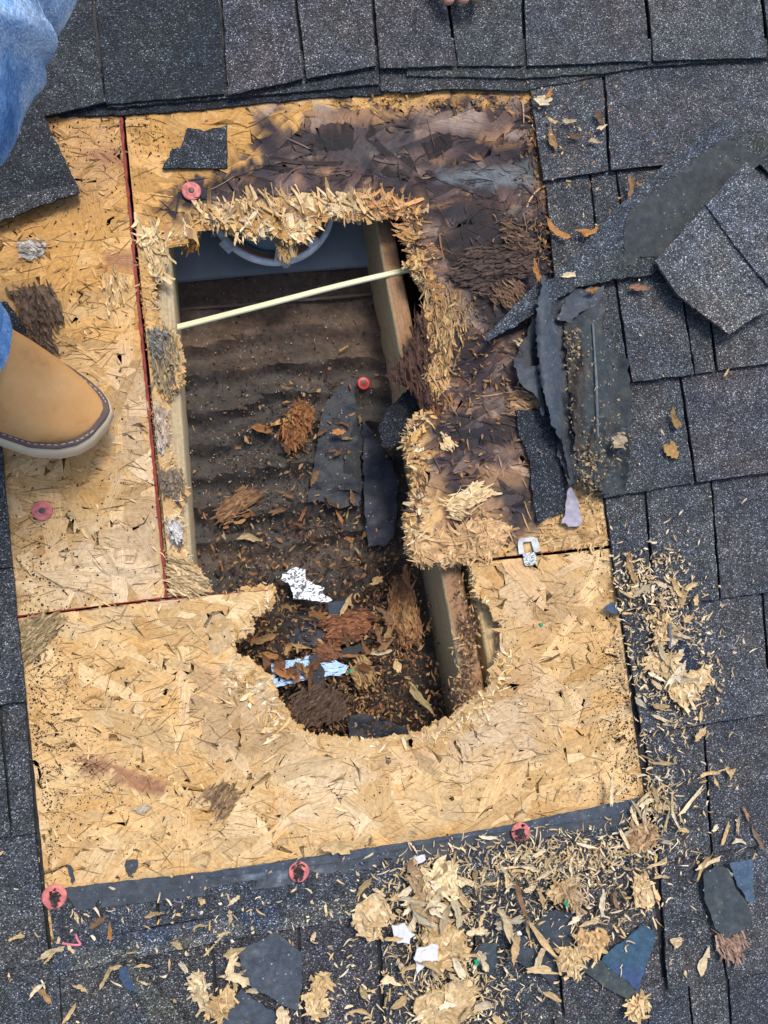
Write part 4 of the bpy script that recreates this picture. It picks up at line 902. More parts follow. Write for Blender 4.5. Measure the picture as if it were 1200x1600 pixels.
# H clip between the sheets
STEEL = plain('galvanised_steel', (.55,.57,.56,1), .35, .5, 120, .35, .0003)
STEEL.node_tree.nodes['Principled BSDF'].inputs['Metallic'].default_value = .25
def hclip():
    t = empty('panel_clip', W(A([826.]),A([860.]),A([.003]))[0], 'small galvanised panel clip at the joint between two osb sheets', 'panel clip')
    outer = [(809,847),(812,841),(834,839),(840,843),(845,861),(836,863),(834,860),(830,846),(818,847),(817,850),(819,865),(811,866),(810,858)]
    patch('loop', outer, .0055, .0014, STEEL, t, step=6, rough=.2, rstep=3)
    patch('plate', [(817,864),(837,862),(839,880),(834,883),(822,884),(819,880)], .0048, .0012, foil_mat('speckled_steel',(.62,.66,.66),(.08,.08,.08),(400,400,400),(.42,.5)), t, step=6, rough=.2, rstep=3)
hclip()
# loose nail
nl = tube('nail', [(1046,1012,.020),(1047,1000,.022),(1047,985,.024),(1048,974,.025)], .0017,.0017, plain('nail_steel',(.35,.38,.42,1),.3,.5,200,.3,metal=.8), seg=12); prop(nl,'steel nail stuck upright among the chips on the right','nail')

# ------------------------------------------------------------------ chips, one by one, and the crumbs
def chip(px, py, L, Wd, ang, z, label, col, group=None, curl=.12, name='wood_chip'):
    c = W(A([float(px)]),A([float(py)]),A([z]))[0]; segs=7; rows=3; V=[]; cc=[]; uv=[]; Fs=[]
    ca,sa=math.cos(-ang),math.sin(-ang); b=random.gauss(0,.12); cu=abs(random.gauss(curl,.06)); s0=random.uniform(0,50); sk=random.gauss(0,.3)
    e0=random.uniform(.0,.9); e1=random.uniform(.0,.85); pw0=random.choice([2.2,5,9]); k0=random.gauss(0,.7); k1=random.gauss(0,.7)
    pts=[]; col=tuple(A(col)*random.choice([.62,.8,1,1,1.05])*(A([.9,.95,1.0]) if random.random()<.25 else 1))
    for i in range(segs+1):
        s=i/segs-.5; w=Wd*(1-(e0 if s<0 else e1)*abs(2*s)**pw0)*random.uniform(.6,1.25)
        for j in range(rows+1):
            r=j/rows-.5; l=s*L+(random.uniform(-.14,.14)*L if i in(0,segs) else random.uniform(-.03,.03)*L)
            l+=r*Wd*(k0 if s<0 else k1)*abs(2*s)**3; ww=r*w+b*L*s*s*2+sk*s*Wd
            zz_=cu*L*s*s*2.4+Wd*.25*r*r+random.uniform(0,1.1)
            pts.append(((l*ca-ww*sa)*S,(l*sa+ww*ca)*S,zz_*S)); uv.append((l*S+s0,r*Wd*S+s0))
            k=random.uniform(.8,1.15); cc.append(tuple(A(col)*k))
    n=len(pts); V=[(c[0]+p[0],c[1]+p[1],c[2]+p[2]+.0006) for p in pts]+[(c[0]+p[0],c[1]+p[1],c[2]+p[2]) for p in pts]
    m=rows+1
    for i in range(segs):
        for j in range(rows):
            a=i*m+j; Fs.append((a,a+m,a+m+1,a+1)); Fs.append((a+n,a+1+n,a+m+1+n,a+m+n))
    for i in range(segs):
        for a,b_ in ((i*m,(i+1)*m),((i+1)*m+rows,i*m+rows)): Fs.append((a,b_,b_+n,a+n)[::-1])
    for j in range(rows):
        Fs.append((j,j+1,j+1+n,j+n)); a=segs*m+j; Fs.append((a+1,a,a+n,a+1+n))
    o = mk(name, V, Fs, WOOD, None, A([cc+[tuple(A(q)*.8) for q in cc]])[0], uv+uv)
    return prop(o, label, 'wood chip', group)
PA=(.66,.52,.32); PB=(.55,.39,.20); PC=(.72,.61,.43); OR=(.40,.19,.06); BR=(.22,.13,.07)
D2R=math.radians
# distinctive chips: x, y, length, width, angle, height, colour, label
for a in [
 (848,158,26,17,20,.014,PA,'pale flaky chip on the shingle beside the upper right corner'),
 (858,148,16,9,-50,.015,OR,'orange flake just above the pale chip, upper right corner'),
 (863,190,22,6,25,.014,PB,'thin curved chip, left of the pair below the corner flakes'),
 (887,190,24,8,-8,.014,PA,'pale boat shaped chip, right of the pair below the corner flakes'),
 (936,184,24,10,70,.014,BR,'brown narrow flake by the shingle seam'),
 (940,200,16,7,-20,.014,PA,'small pale chip touching the brown flake at the seam'),
 (862,218,28,16,85,.014,(.3,.17,.07),'upright brown splinter bundle on the corner shingle'),
 (899,215,22,8,5,.014,BR,'low dark brown flake in the middle of the corner shingle'),
 (928,221,16,8,-5,.014,PA,'small pale chip at the right side of the corner shingle'),
 (986,296,42,10,95,.019,(.26,.14,.06),'upright dark brown splinter on the lifted strip'),
 (1002,290,22,5,8,.019,OR,'thin red splinter crossing beside the upright one'),
 (868,362,50,10,38,.016,OR,'long orange splinter lying at the right border of the rot'),
 (918,364,36,12,-6,.018,OR,'orange brown leaf shaped splinter on the strip'),
 (838,426,30,9,70,.022,OR,'curled orange chip standing on the strip'),
 (887,430,22,9,-8,.022,PA,'pale oval chip on the diagonal strip'),
 (926,455,16,10,-10,.028,OR,'orange chip at the top of the torn felt'),
 (999,450,32,12,8,.014,(.26,.13,.08),'red brown flake beside the pale loose shingle'),
 (1053,656,26,13,72,.014,(.42,.25,.09),'upper of two tan tufts on the right shingle'),
 (1048,704,26,22,50,.014,(.44,.27,.1),'lower of two tan tufts on the right shingle'),
 (1034,675,14,3,60,.014,PA,'hair thin chip between the two tufts'),
 (984,888,44,10,80,.014,(.5,.33,.16),'tall tan splinter right of the panel joint'),
 (1003,922,34,12,-20,.015,PA,'pale forked splinter beside the tall tan one'),
 (1066,930,34,14,105,.015,PB,'tan folded flake above the steel nail'),
 (1016,1022,26,7,40,.015,PC,'slim cream splinter left of the blue black scrap'),
 (1053,1055,44,8,-55,.022,PC,'cream blade lying over the chips below the nail'),
 (1092,1148,24,12,-40,.014,PB,'small ragged chip below the right course line'),
 (1105,1208,40,6,-4,.014,PB,'thin twig like chip with a fork, right field'),
 (1118,1222,22,6,75,.014,PB,'short chip hanging below the twig like one'),
 (1152,1286,32,7,95,.014,PA,'pale pointed chip above the lower course line'),
 (1133,1302,34,7,-65,.014,PB,'tan chip left of the pale pointed one'),
 (1182,1308,46,8,62,.014,(.28,.2,.14),'grey brown blade crossing the lower right course line'),
 (1165,1270,24,6,70,.014,(.3,.17,.1),'short brown splinter above the grey blade'),
 (1080,1250,56,8,-40,.015,PA,'long pale splinter right of the opening corner'),
 (1058,1472,16,14,20,.014,PA,'square cream chip, lower right'),
 (1097,1504,42,14,-75,.014,PA,'large upright cream chip, lower right'),
 (1070,1520,12,5,60,.014,PA,'tiny cream chip left of the large upright one'),
 (1105,1348,44,8,-15,.015,PA,'crossed pale splinters, the flat one'),
 (1098,1352,48,6,-55,.016,PB,'crossed pale splinters, the steep one'),
 (846,1468,90,9,55,.025,PB,'longest brown splinter lying over the felt scraps'),
 (844,1492,32,10,-65,.024,PA,'tan blade left of the longest splinter'),
 (846,1514,46,11,12,.024,PB,'flat tan chip below the longest splinter'),
 (862,1555,34,8,40,.020,PB,'tan chip at the foot of the felt scraps'),
 (940,1410,36,9,95,.018,PC,'upright cream chip in the right part of the litter'),
 (960,1405,26,8,80,.018,BR,'short brown chip beside the upright cream one'),
 (812,1402,60,7,75,.020,BR,'thin brown splinter in the middle of the litter'),
 (68,1551,32,8,52,.013,(.34,.2,.09),'brown leaf shaped chip at the far lower left'),
 (110,1582,28,8,-60,.013,PB,'tan chip at the bottom edge, lower left'),
 (166,1526,30,5,-62,.013,PB,'slender upright chip, lower left'),
 (126,1542,20,6,38,.013,PB,'small slanting chip left of the slender upright one'),
 (80,1487,34,7,-22,.014,PA,'pale chip crossing the left seam at the bottom'),
 (240,1428,26,6,-8,.016,PB,'tan chip on the dark strip under the felt'),
 (316,1408,10,10,80,.016,PB,'tiny tan chip on the dark strip'),
 (366,1406,20,6,-35,.016,PA,'cream chip on the dark strip, middle'),
 (172,1456,22,8,-80,.015,OR,'orange oval chip on the dusty strip'),
 (153,1440,22,9,-50,.015,BR,'brown chip at the upper left of the dusty strip'),
 (360,1510,38,12,100,.020,PA,'pale chip hugging the left side of the slate scrap'),
 (362,1490,22,14,-30,.020,PB,'tan rounded chip at the slate scrap corner'),
 (372,1528,34,14,30,.021,PA,'cream chip between the two slate scraps'),
 (442,1590,34,20,80,.022,PA,'cream bundle standing on the slate scrap bottom'),
 (525,1323,40,20,10,.018,(.5,.36,.18),'tan ragged chip on the felt strip'),
 (310,1335,60,4,-30,.004,(.14,.09,.06),'dark thin stick on the lower sheet') if False else (222,1264,22,14,0,.004,PC,'cream chip on the lower sheet above the felt scrap'),
 (440,658,44,8,-20,ZB+.018,(.5,.27,.09),'bright orange blade in the cavity, upper one'),
 (410,670,40,12,10,ZB+.018,(.42,.2,.07),'ragged orange flake in the cavity, lower one'),
 (528,675,22,10,8,ZB+.03,(.5,.2,.07),'orange oval chip on the black felt in the cavity'),
 (386,838,34,12,12,ZB+.016,PB,'tan chip on the lower paper fold'),
 (540,946,36,10,-55,ZB+.035,PB,'tan blade leaning by the navy felt'),
 (596,1020,32,8,-8,ZB+.04,PA,'cream forked chip right of the foil'),
 (620,1040,26,14,80,ZB+.04,PB,'tan flake near the right rafter'),
 (655,1090,60,12,50,ZB+.05,(.42,.33,.16),'long tan flake leaning at the rafter foot'),
 (536,545,18,4,-40,ZB+.014,(.6,.4,.15),'tiny yellow T shaped chip high on the paper'),
]:
    chip(a[0],a[1],a[2],a[3],D2R(a[4]),a[5],a[7],a[6])

GL = {
 'heap': ('medium pale chip in the heap under the felt strip','pale chips heaped below the opening'),
 'right': ('medium pale chip strewn on the shingles right of the opening','pale chips right of the opening'),
 'corner': ('medium pale chip at the lower right corner of the opening','pale chips at the lower right corner'),
 'left': ('small tan chip strewn over the bottom left shingles','tan chips on the bottom left shingles'),
 'cavity': ('reddish chip lying in the dark cavity','reddish chips in the cavity'),
 'rafter': ('small brown chip resting on the right rafter top','brown chips on the right rafter'),
}
LAND = [(460,1520,'the large slate scrap'),(580,1435,'the cream fibre clump'),(690,1375,'the fan shaped flake'),(630,1460,'the upper white scrap'),(665,1500,'the lower white scrap'),(755,1502,'the green dotted scrap'),
 (813,1300,'the dirty pink cap'),(887,1412,'the green crumb'),(846,1468,'the longest splinter'),(1000,1310,'the holed knot chip'),(985,1505,'the felt triangle'),(893,1505,'the cream tuft'),(467,1362,'the middle pink cap'),(85,1401,'the corner pink cap'),
 (120,1472,'the pink sliver'),(250,1560,'the diagonal strip'),(1012,1262,'the felt strip end'),(1047,990,'the steel nail'),(1070,1030,'the blue black scrap'),(1080,1070,'the cream flake cluster'),(1003,922,'the forked splinter'),(1140,1410,'the stained flap'),
 (1105,1350,'the crossed splinters'),(480,915,'the crumpled foil'),(480,1050,'the striped foil'),(520,700,'the black felt'),(500,1100,'the root like lump'),(630,950,'the tall fibre slab'),(540,980,'the reddish chunk'),(465,665,'the orange fibre clump'),(370,790,'the flat brown slab'),(568,599,'the red cap'),(700,1575,'the wide fibre mat'),(698,1480,'the middle fibre mat')]
used_labels = {}
def chip_label(x,y,L,Wd,c,ang,kind):
    d,i = min((math.hypot(x-a,y-b),i) for i,(a,b,_) in enumerate(LAND)); a,b,nm = LAND[i]
    dx,dy=x-a,y-b; side = ('right of' if dx>0 else 'left of') if abs(dx)>abs(dy) else ('below' if dy>0 else 'above')
    lum=sum(c); shade = 'cream' if lum>1.5 else 'tan' if lum>1.05 else 'brown' if lum>.5 else 'dark brown'
    form = ('needle thin' if L/Wd>5 else 'narrow' if L/Wd>3.4 else 'oblong' if L/Wd>2.2 else 'stubby'); size='long' if L>34 else 'mid sized' if L>24 else 'small'
    dirn = ['flat lying','slanting','upright','leaning'][int(((ang%math.pi)/math.pi*4+.5))%4]
    dist = 'touching' if d<16 else 'close' if d<38 else 'further'
    where = {'touching':'just','close':'close','further':'well'}[dist]
    return f'{size} {form} {shade} {dirn} chip {where} {side} {nm}'
def zone(kind, n, cx_, cy_, sx, sy, z, zs, Lr, Wr, cols, amp=1.0, curl=.15):
    for _ in range(n):
        x=random.gauss(cx_,sx); y=random.gauss(cy_,sy)
        c=A(random.choice(cols))*random.uniform(.8,1.15)
        for _t in range(12):
            L_,W_,an_=random.uniform(*Lr),random.uniform(*Wr),random.uniform(0,math.pi); lb=chip_label(x,y,L_,W_,c,an_,kind)
            if lb not in used_labels: break
            x=random.gauss(cx_,sx); y=random.gauss(cy_,sy)
        used_labels[lb]=1
        chip(x,y,L_,W_,an_,z+random.random()*zs,lb,tuple(c),GL[kind][1],curl)
PL=[PA,PB,PC,PA,(.5,.36,.18)]
zone('heap',30,665,1410,36,34,.018,.014,(18,46),(6,14),PL)
zone('heap',22,705,1500,44,40,.018,.014,(18,50),(6,13),PL)
zone('heap',16,700,1570,60,26,.016,.010,(16,44),(6,13),PL)
zone('heap',18,820,1345,60,20,.016,.006,(12,34),(3,8),PL)
zone('heap',18,900,1400,60,34,.015,.006,(12,34),(3,9),PL)
zone('corner',22,1022,1262,22,34,.015,.006,(14,44),(4,9),PL)
zone('right',16,1040,950,28,38,.014,.004,(12,34),(4,12),PL)
zone('right',22,1060,1050,28,32,.016,.006,(14,38),(5,14),PL)
zone('right',8,1120,1230,50,90,.014,.002,(10,26),(3,8),PL)
zone('left',18,300,1480,120,50,.0145,.002,(10,24),(3,8),PL)
RD=[(.2,.09,.04),(.3,.14,.055),(.34,.21,.09),(.14,.065,.035),(.22,.12,.06)]
zone('cavity',34,470,1040,60,50,ZB+.045,.012,(14,40),(5,14),RD)
zone('cavity',20,600,960,30,50,ZB+.035,.012,(14,36),(5,12),RD)
zone('cavity',14,480,690,50,40,ZB+.018,.004,(12,30),(4,9),RD)
zone('cavity',14,480,820,80,30,ZB+.018,.004,(12,30),(4,10),RD)

def zroof(x,y):
    o = np.full(np.shape(x), .0125)
    return o
def crumbs(name, label, cat, blobs, n, Lr, Wr, cols, z, zs=.002, region_ok=None, curl=.2, tilt=.25, parent=None, mat=None, jit=(.7,1.2)):
    bx = A(blobs,float); w = bx[:,4]/bx[:,4].sum(); k = rng.choice(len(bx),n,p=w)
    x = bx[k,0]+rng.normal(0,1,n)*bx[k,2]; y = bx[k,1]+rng.normal(0,1,n)*bx[k,3]
    if region_ok is not None: ok = region_ok(x,y); x=x[ok]; y=y[ok]
    n=len(x); zz_ = (z(x,y) if callable(z) else np.full(n,z))+rng.random(n)*zs
    col = A(cols)[rng.integers(0,len(cols),n)]*rng.uniform(*jit,n)[:,None]
    o = strip_obj(name, parent, mat or WOOD, x,y,rng.uniform(0,math.pi,n),rng.uniform(*Lr,n)*rng.uniform(.4,1,n),rng.uniform(*Wr,n),zz_,col,segs=3,curl=curl,tilt=tilt)
    return prop(o,label,cat)
outside = lambda x,y: ~inside([(78,182),(820,142),(850,290),(940,800),(950,900),(990,1130),(1012,1262),(80,1395),(10,800),(0,735)],x,y)
crumbs('sawdust','pale splinters and sawdust strewn over the shingles below the opening','sawdust',
  [(665,1400,40,40,6),(700,1500,60,50,8),(700,1575,70,30,5),(820,1345,80,26,7),(900,1400,70,40,6),(1015,1255,26,50,6),(860,1450,90,50,1.2),(940,1330,60,20,4)], 3000,(2,26),(.6,3.2),PL,.0128,.006,outside)
crumbs('sawdust','pale splinters strewn on the shingles right of the opening','sawdust',
  [(1000,910,26,30,5),(1050,930,26,40,4),(1045,1000,44,36,5),(1050,1060,40,38,7),(1080,1240,60,120,2),(1120,1000,80,160,.8)], 1200,(3,20),(1,3.5),PL,.0128,.004,outside)
crumbs('sawdust','fine tan splinters dotted over the bottom left shingles','sawdust',[(260,1470,170,60,3),(450,1420,120,40,2),(500,1560,90,50,2)], 260,(4,18),(1.2,4),PL,.0135,.001,outside)
crumbs('sawdust','specks of wood scattered over the upper right shingles','sawdust',[(900,210,50,60,3),(930,330,40,40,2),(1000,500,70,120,1)], 120,(2,9),(1,3),[OR,PA,PB,BR],.0150,.002,outside)
# dark grit and loose granules on the sheets
GRIT = plain('black_grit', (.03,.027,.026,1), .8, .4, 300, .4)
on_osb = lambda x,y: ~inside(hole_poly,x,y) & ~outside(x,y)
def grit(label, blobs, n, sr, seed=0):
    bx=A(blobs,float); w=bx[:,4]/bx[:,4].sum(); k=rng.choice(len(bx),n,p=w)
    x=bx[k,0]+rng.normal(0,1,n)*bx[k,2]; y=bx[k,1]+rng.normal(0,1,n)*bx[k,3]
    cl = fbm(x/18+seed,y/18,3)>.40; x=x[cl];y=y[cl]; ok=on_osb(x,y); x=x[ok];y=y[ok];n=len(x)
    c=W(x,y,np.full(n,.0016)); r=np.clip(rng.lognormal(math.log(sr),.45,n),.6,3.6)*S/2
    oct_=A([(1,0,0),(0,1,0),(-1,0,0),(0,-1,0),(0,0,1),(0,0,-1)],float)
    V=c[:,None,:]+oct_[None]*r[:,None,None]*rng.uniform(.6,1.4,(n,6,1)); 
    f=A([(0,1,4),(1,2,4),(2,3,4),(3,0,4),(1,0,5),(2,1,5),(3,2,5),(0,3,5)])
    Fc=(np.arange(n)[:,None,None]*6+f[None]).reshape(-1,3)
    o=mk('grit',V.reshape(-1,3),Fc,GRIT,None,(1,1,1)); prop(o,label,'grit',None,'stuff')
grit('black shingle grit sprinkled over the osb sheets',[(150,1150,130,130,6),(80,1150,26,90,6),(100,1220,30,50,4),(900,1100,90,130,6),(960,1100,22,120,6),(980,1200,14,40,2),(400,1300,250,60,3),(120,260,60,50,3),(170,190,60,12,1.5),(250,210,40,30,2),(120,780,90,100,3),(60,920,40,60,1.5),(500,1200,300,80,3),(150,500,80,120,2),(920,820,20,40,2)],8000,1.45)
grit('fine dark rot crumbs along the right border of the opening',[(850,300,14,90,3),(840,380,30,40,3),(930,800,12,50,2),(965,1000,8,100,3),(985,1180,8,70,3),(60,1000,10,100,3),(50,1180,12,90,3),(75,1330,10,40,2),(700,160,120,8,2)],3000,1.9,5)
crumbs('rot_crumbs','brown rot flakes over the upper right of the opening','rot crumbs',[(850,360,30,30,3),(835,200,14,50,3),(700,160,100,8,3),(860,400,30,20,2),(750,600,50,60,4),(700,700,40,50,1)],650,(4,20),(1,4),[BR,(.12,.07,.05),(.3,.17,.07),(.07,.05,.04),OR],.003,.003,lambda x,y: ~inside(hole_poly,x,y))
crumbs('rot_crumbs','tan and brown rot dust lodged in the folds of the torn felt','rot crumbs',[(895,600,8,70,3),(930,720,22,34,5),(912,735,20,20,3),(950,640,18,60,1),(900,540,12,30,2)],700,(1.5,9),(.8,3.5),[(.3,.22,.12),(.2,.13,.08),(.42,.32,.17),(.09,.07,.055),(.16,.15,.12)],.024,.006,lambda x,y: inside([(880,500),(980,560),(988,700),(978,770),(905,765),(884,640)],x,y))
# cavity crumbs
incav = lambda x,y: inside([(275,440),(600,420),(650,700),(720,1140),(560,1220),(400,1160),(300,950)],x,y)
crumbs('cavity_debris','fine red brown litter covering the lower half of the cavity','debris',
  [(470,1040,80,60,9),(600,960,36,70,7),(600,1090,50,40,4),(480,680,60,50,1.2),(480,830,90,36,2),(400,960,40,50,3),(560,1120,60,20,3)],5600,(2,18),(.8,5),[(.2,.09,.04),(.10,.05,.03),(.30,.16,.07),(.05,.03,.022),(.36,.24,.11),(.03,.025,.022),(.04,.03,.025)],lambda x,y: zpaper(x,y)+.004+.03*sstep(880,1050,y),.010,incav)
crumbs('cavity_dust','pale and dark specks on the brown paper','debris',[(430,620,90,90,3),(450,760,100,80,4),(420,900,80,40,2)],3000,(1.5,7),(.8,2.5),[(.3,.27,.22),(.03,.025,.02),(.015,.013,.012),(.02,.02,.02),(.2,.1,.05)],lambda x,y: zpaper(x,y)+.0012,.001,incav,curl=0,tilt=.1)
crumbs('rafter_debris','brown crumbs on the top of the right rafter','debris',[(735,1000,9,40,4),(722,1075,9,30,4),(720,930,8,30,.6)],480,(3,16),(1,4),[(.3,.17,.07),(.14,.08,.05),(.45,.33,.17),(.08,.05,.04)],lambda x,y: -.016+.0*x,.005)

# larger pale flake clusters of the heap
for poly,z,ang,lab,c1,c2 in [
 (R((556,1420),(574,1402),(596,1396),(604,1412),(612,1430),(596,1450),(580,1470),(562,1462),(552,1442)),.020,1.2,'big cream fibre clump at the left of the heap',(.66,.52,.32),(.5,.34,.17)),
 (R((664,1372),(690,1340),(708,1352),(718,1376),(716,1396),(692,1402),(668,1404)),.024,-.9,'fan shaped cream flake on top of the heap',(.74,.6,.38),(.66,.5,.27)),
 (R((640,1352),(660,1360),(676,1400),(704,1440),(690,1450),(660,1420),(646,1390)),.021,1.0,'brown weathered slab under the fan shaped flake',(.42,.3,.17),(.28,.19,.11)),
 (R((990,1290),(1014,1290),(1028,1300),(1024,1314),(1006,1330),(988,1332),(976,1310)),.017,.3,'brown knot chip with a dark hole near the corner',(.45,.31,.17),(.25,.15,.08)),
 (R((898,1464),(930,1454),(948,1460),(944,1482),(928,1498),(912,1490)),.022,1.0,'fan of tan splinters by the felt triangle',(.6,.43,.22),(.42,.26,.12)),
 (R((878,1484),(904,1480),(910,1500),(904,1526),(886,1524),(874,1512)),.023,1.5,'cream tuft between felt scraps',(.68,.52,.3),(.55,.38,.18)),
 (R((990,1564),(1004,1554),(1010,1566),(1002,1586),(990,1594),(984,1580)),.018,1.4,'cream tuft at the lower end of the felt triangle',(.68,.52,.3),(.55,.38,.18)),
 (R((480,1560),(500,1550),(510,1570),(500,1586),(482,1584)),.017,.4,'cream flake right of the slate scrap',(.68,.52,.3),(.55,.38,.18)),
 (R((492,1530),(506,1524),(512,1540),(498,1552)),.017,1.4,'tan flake above the cream flake by the slate scrap',(.6,.45,.24),(.5,.34,.16)),
 (R((322,1574),(344,1560),(362,1552),(356,1576),(342,1596),(330,1590)),.017,-.6,'tan fibre tuft left of the second slate scrap',(.56,.4,.2),(.4,.26,.12)),
 (R((300,1528),(314,1526),(322,1560),(316,1578),(306,1560)),.017,1.3,'tan and white tall chip, bottom left',(.46,.34,.18),(.6,.5,.34)),
 (R((1050,1052),(1076,1050),(1108,1044),(1112,1062),(1090,1084),(1070,1106),(1050,1090)),.017,1.0,'big cream flake cluster right of the opening',(.66,.51,.3),(.55,.38,.18)),
 (R((1012,1030),(1048,1020),(1066,1046),(1052,1076),(1034,1056),(1010,1046)),.016,.2,'tan flake cluster left of the blue black scrap',(.55,.4,.2),(.62,.47,.27)),
 (R((1022,988),(1040,964),(1050,980),(1044,1000),(1028,1004)),.016,-.6,'cream flake left of the steel nail',(.62,.47,.27),(.5,.34,.16)),
 (R((880,1390),(900,1384),(908,1400),(904,1424),(888,1414)),.018,.6,'grey brown flake beside the green speck',(.3,.22,.15),(.46,.33,.18)),
 (R((870,1380),(886,1382),(890,1404),(872,1412),(862,1396)),.017,.9,'tan flake left of the green speck',(.55,.4,.22),(.42,.28,.14)),
 (R((990,1370),(1004,1366),(1020,1392),(1026,1410),(1008,1416),(990,1398)),.017,1.0,'cream flake with a dark green mark near the seam',(.62,.47,.27),(.5,.34,.16)),
 (R((650,1560),(700,1540),(730,1530),(744,1560),(720,1600),(670,1610),(650,1590)),.020,-.5,'wide tan fibre mat at the bottom of the heap',(.5,.36,.18),(.62,.47,.27)),
 (R((660,1450),(700,1440),(730,1462),(726,1500),(690,1520),(664,1500)),.021,.8,'tan fibre mat in the middle of the heap',(.6,.45,.25),(.45,.3,.14))]:
    chunk('wood_flake', poly, z, lab, 'wood chip', ang, c1, c2, .0045, .0015, 30, (5,24), rough=4.5, spread=1.1, fr=(1.5,8), noisy=9)
# white foam bits, green and pink specks
WH = plain('white_foam', (.62,.63,.66,1), .7, .3, 200, .15, .0006)
sheetpiece('white_scrap', R((612,1446),(622,1448),(634,1442),(640,1454),(650,1462),(642,1466),(640,1476),(630,1472),(622,1474),(615,1460)), .030, 'white foam scrap in the heap, upper of two','white scrap', WH, .002,.004)
sheetpiece('white_scrap', R((652,1484),(664,1481),(674,1474),(684,1478),(683,1490),(684,1500),(672,1503),(664,1511),(649,1524),(651,1508),(646,1498)), .030, 'white foam scrap in the heap, lower of two','white scrap', WH, .002,.004)
sheetpiece('white_scrap', R((648,1340),(664,1336),(666,1346),(650,1350)), .018, 'small white flake at the top of the heap','white scrap', WH, .0012,.001)
sheetpiece('white_scrap', R((796,1460),(814,1454),(816,1460),(800,1468)), .026, 'small white flake beside the dark felt scrap','white scrap', WH, .0012,.001)
chunk('white_scrap', R((268,822),(278,820),(282,836),(274,844)), .006, 'white crumbly fleck on the left rafter by the seam', 'white scrap', 1.2, (.75,.74,.72),(.4,.37,.33), .006,.002, 20, (3,8))
GN = plain('green_plastic', (.0,.35,.16,1), .4, .5)
for x,y,z,l in ((887,1412,.022,'bright green crumb among the chips'),(746,1504,.0245,'green dot on the small felt scrap'),(549,1049,ZB+.05,'green crumb by the striped foil'),(846,976,.003,'tiny green crumb on the lower sheet')):
    r=5 if z>0.02 else 3
    sheetpiece('green_crumb', R((x-r,y-r*.6),(x,y-r),(x+r,y-r*.3),(x+r*.8,y+r*.7),(x-r*.5,y+r)), z, l, 'crumb', GN, .0015,.001, step=3, rough=.6)
PK = plain('pink_plastic', (.6,.16,.22,1), .5)
pk = tube('pink_sliver', [(97,1474,.0145),(110,1476,.0155),(125,1476,.015),(121,1468,.015),(118,1459,.015)], .0012,.0008, PK, seg=8); prop(pk,'pink V shaped plastic sliver on the dusty strip','sliver')

# ------------------------------------------------------------------ person: boot and jeans on the left
def skin_tube(name, rings, mat, parent, nseg=40, cap_=True):
    """rings: list of (centre world, u-axis, v-axis, ru, rv, squareness) joined as one skin"""
    V=[];Fs=[];uv=[]
    for k,(c,u,v,ru,rv,sq) in enumerate(rings):
        for i in range(nseg):
            t=2*math.pi*i/nseg; a,b=math.cos(t),math.sin(t); a=math.copysign(abs(a)**sq,a); b=math.copysign(abs(b)**sq,b)
            V.append(tuple(Vector(c)+Vector(u)*ru*a+Vector(v)*rv*b)); uv.append((k*.03,i/nseg*.4))
    for k in range(len(rings)-1):
        for i in range(nseg):
            a=k*nseg+i;b=k*nseg+(i+1)%nseg; Fs.append((a,b,b+nseg,a+nseg))
    if cap_: Fs += [tuple(range(nseg))[::-1], tuple((len(rings)-1)*nseg+i for i in range(nseg))]
    return mk(name,V,Fs,mat,parent,(1,1,1),uv,True)
def wp(x,y,z): return Vector(W(A([float(x)]),A([float(y)]),A([float(z)]))[0])
pr = empty('person', wp(60,660,.002), 'person in blue jeans and a tan leather boot standing at the left edge', 'person')
# leather
LEA, nt, b = nmat('tan_leather', .55, .35)
n = N(nt,'ShaderNodeTexNoise'); n.inputs['Scale'].default_value=22; n.inputs['Detail'].default_value=10; n.inputs['Roughness'].default_value=.68; nt.links.new(pos(nt), n.inputs[0])
r = ramp(nt,[(.30,(.50,.235,.07)),(.45,(.66,.34,.12)),(.6,(.70,.38,.14)),(.76,(.76,.46,.22))]); nt.links.new(n.outputs[0], r.inputs[0]); nt.links.new(r.outputs[0], b.inputs['Base Color'])
n2 = N(nt,'ShaderNodeTexNoise'); n2.inputs['Scale'].default_value=900; n2.inputs['Detail'].default_value=2; nt.links.new(pos(nt), n2.inputs[0]); o_=bump(nt,b,n2.outputs[0],.15,.0004)
bump(nt,b,n.outputs[0],.3,.004,o_)
SOLE = plain('cream_rubber_sole', (.66,.53,.36,1), .6, .4, 40, .12, .0005); WELT = plain('dark_brown_welt', (.12,.075,.065,1), .6, .4, 60, .2)
THREAD = plain('stitch_thread', (.45,.40,.36,1), .8)
# foot frame: toe point and axis on the deck
toe = wp(172,672,0.0); heel = wp(-190,548,0.0)
fx_ = (toe-heel).normalized(); fy_ = Vector((0,0,1)).cross(fx_)
FL = .295
heel = toe-fx_*FL
def halfp(s, pts):
    for (a,wa),(b_,wb) in zip(pts,pts[1:]):
        if s<=b_: return wa+(wb-wa)*(s-a)/(b_-a)
    return 0
FARP=[(0,.0),(.02,.018),(.06,.030),(.14,.037),(.3,.040),(.5,.043),(.62,.043),(.72,.039),(.82,.032),(.9,.024),(.95,.017),(.98,.010),(1.0,0)]
NEARP=[(0,.0),(.02,.018),(.06,.030),(.14,.037),(.3,.040),(.45,.043),(.6,.051),(.72,.057),(.82,.057),(.9,.049),(.95,.038),(.98,.024),(1.0,0)]
def half(s, side=1): return halfp(s, FARP if side>0 else NEARP)
ss = [0.5-0.5*math.cos(math.pi*i/60) for i in range(61)]
def outline(grow):
    L_=[]; 
    for s in ss: w=max(half(s)+grow*(1 if 0<s<1 else 0),0); L_.append((s,w))
    return L_
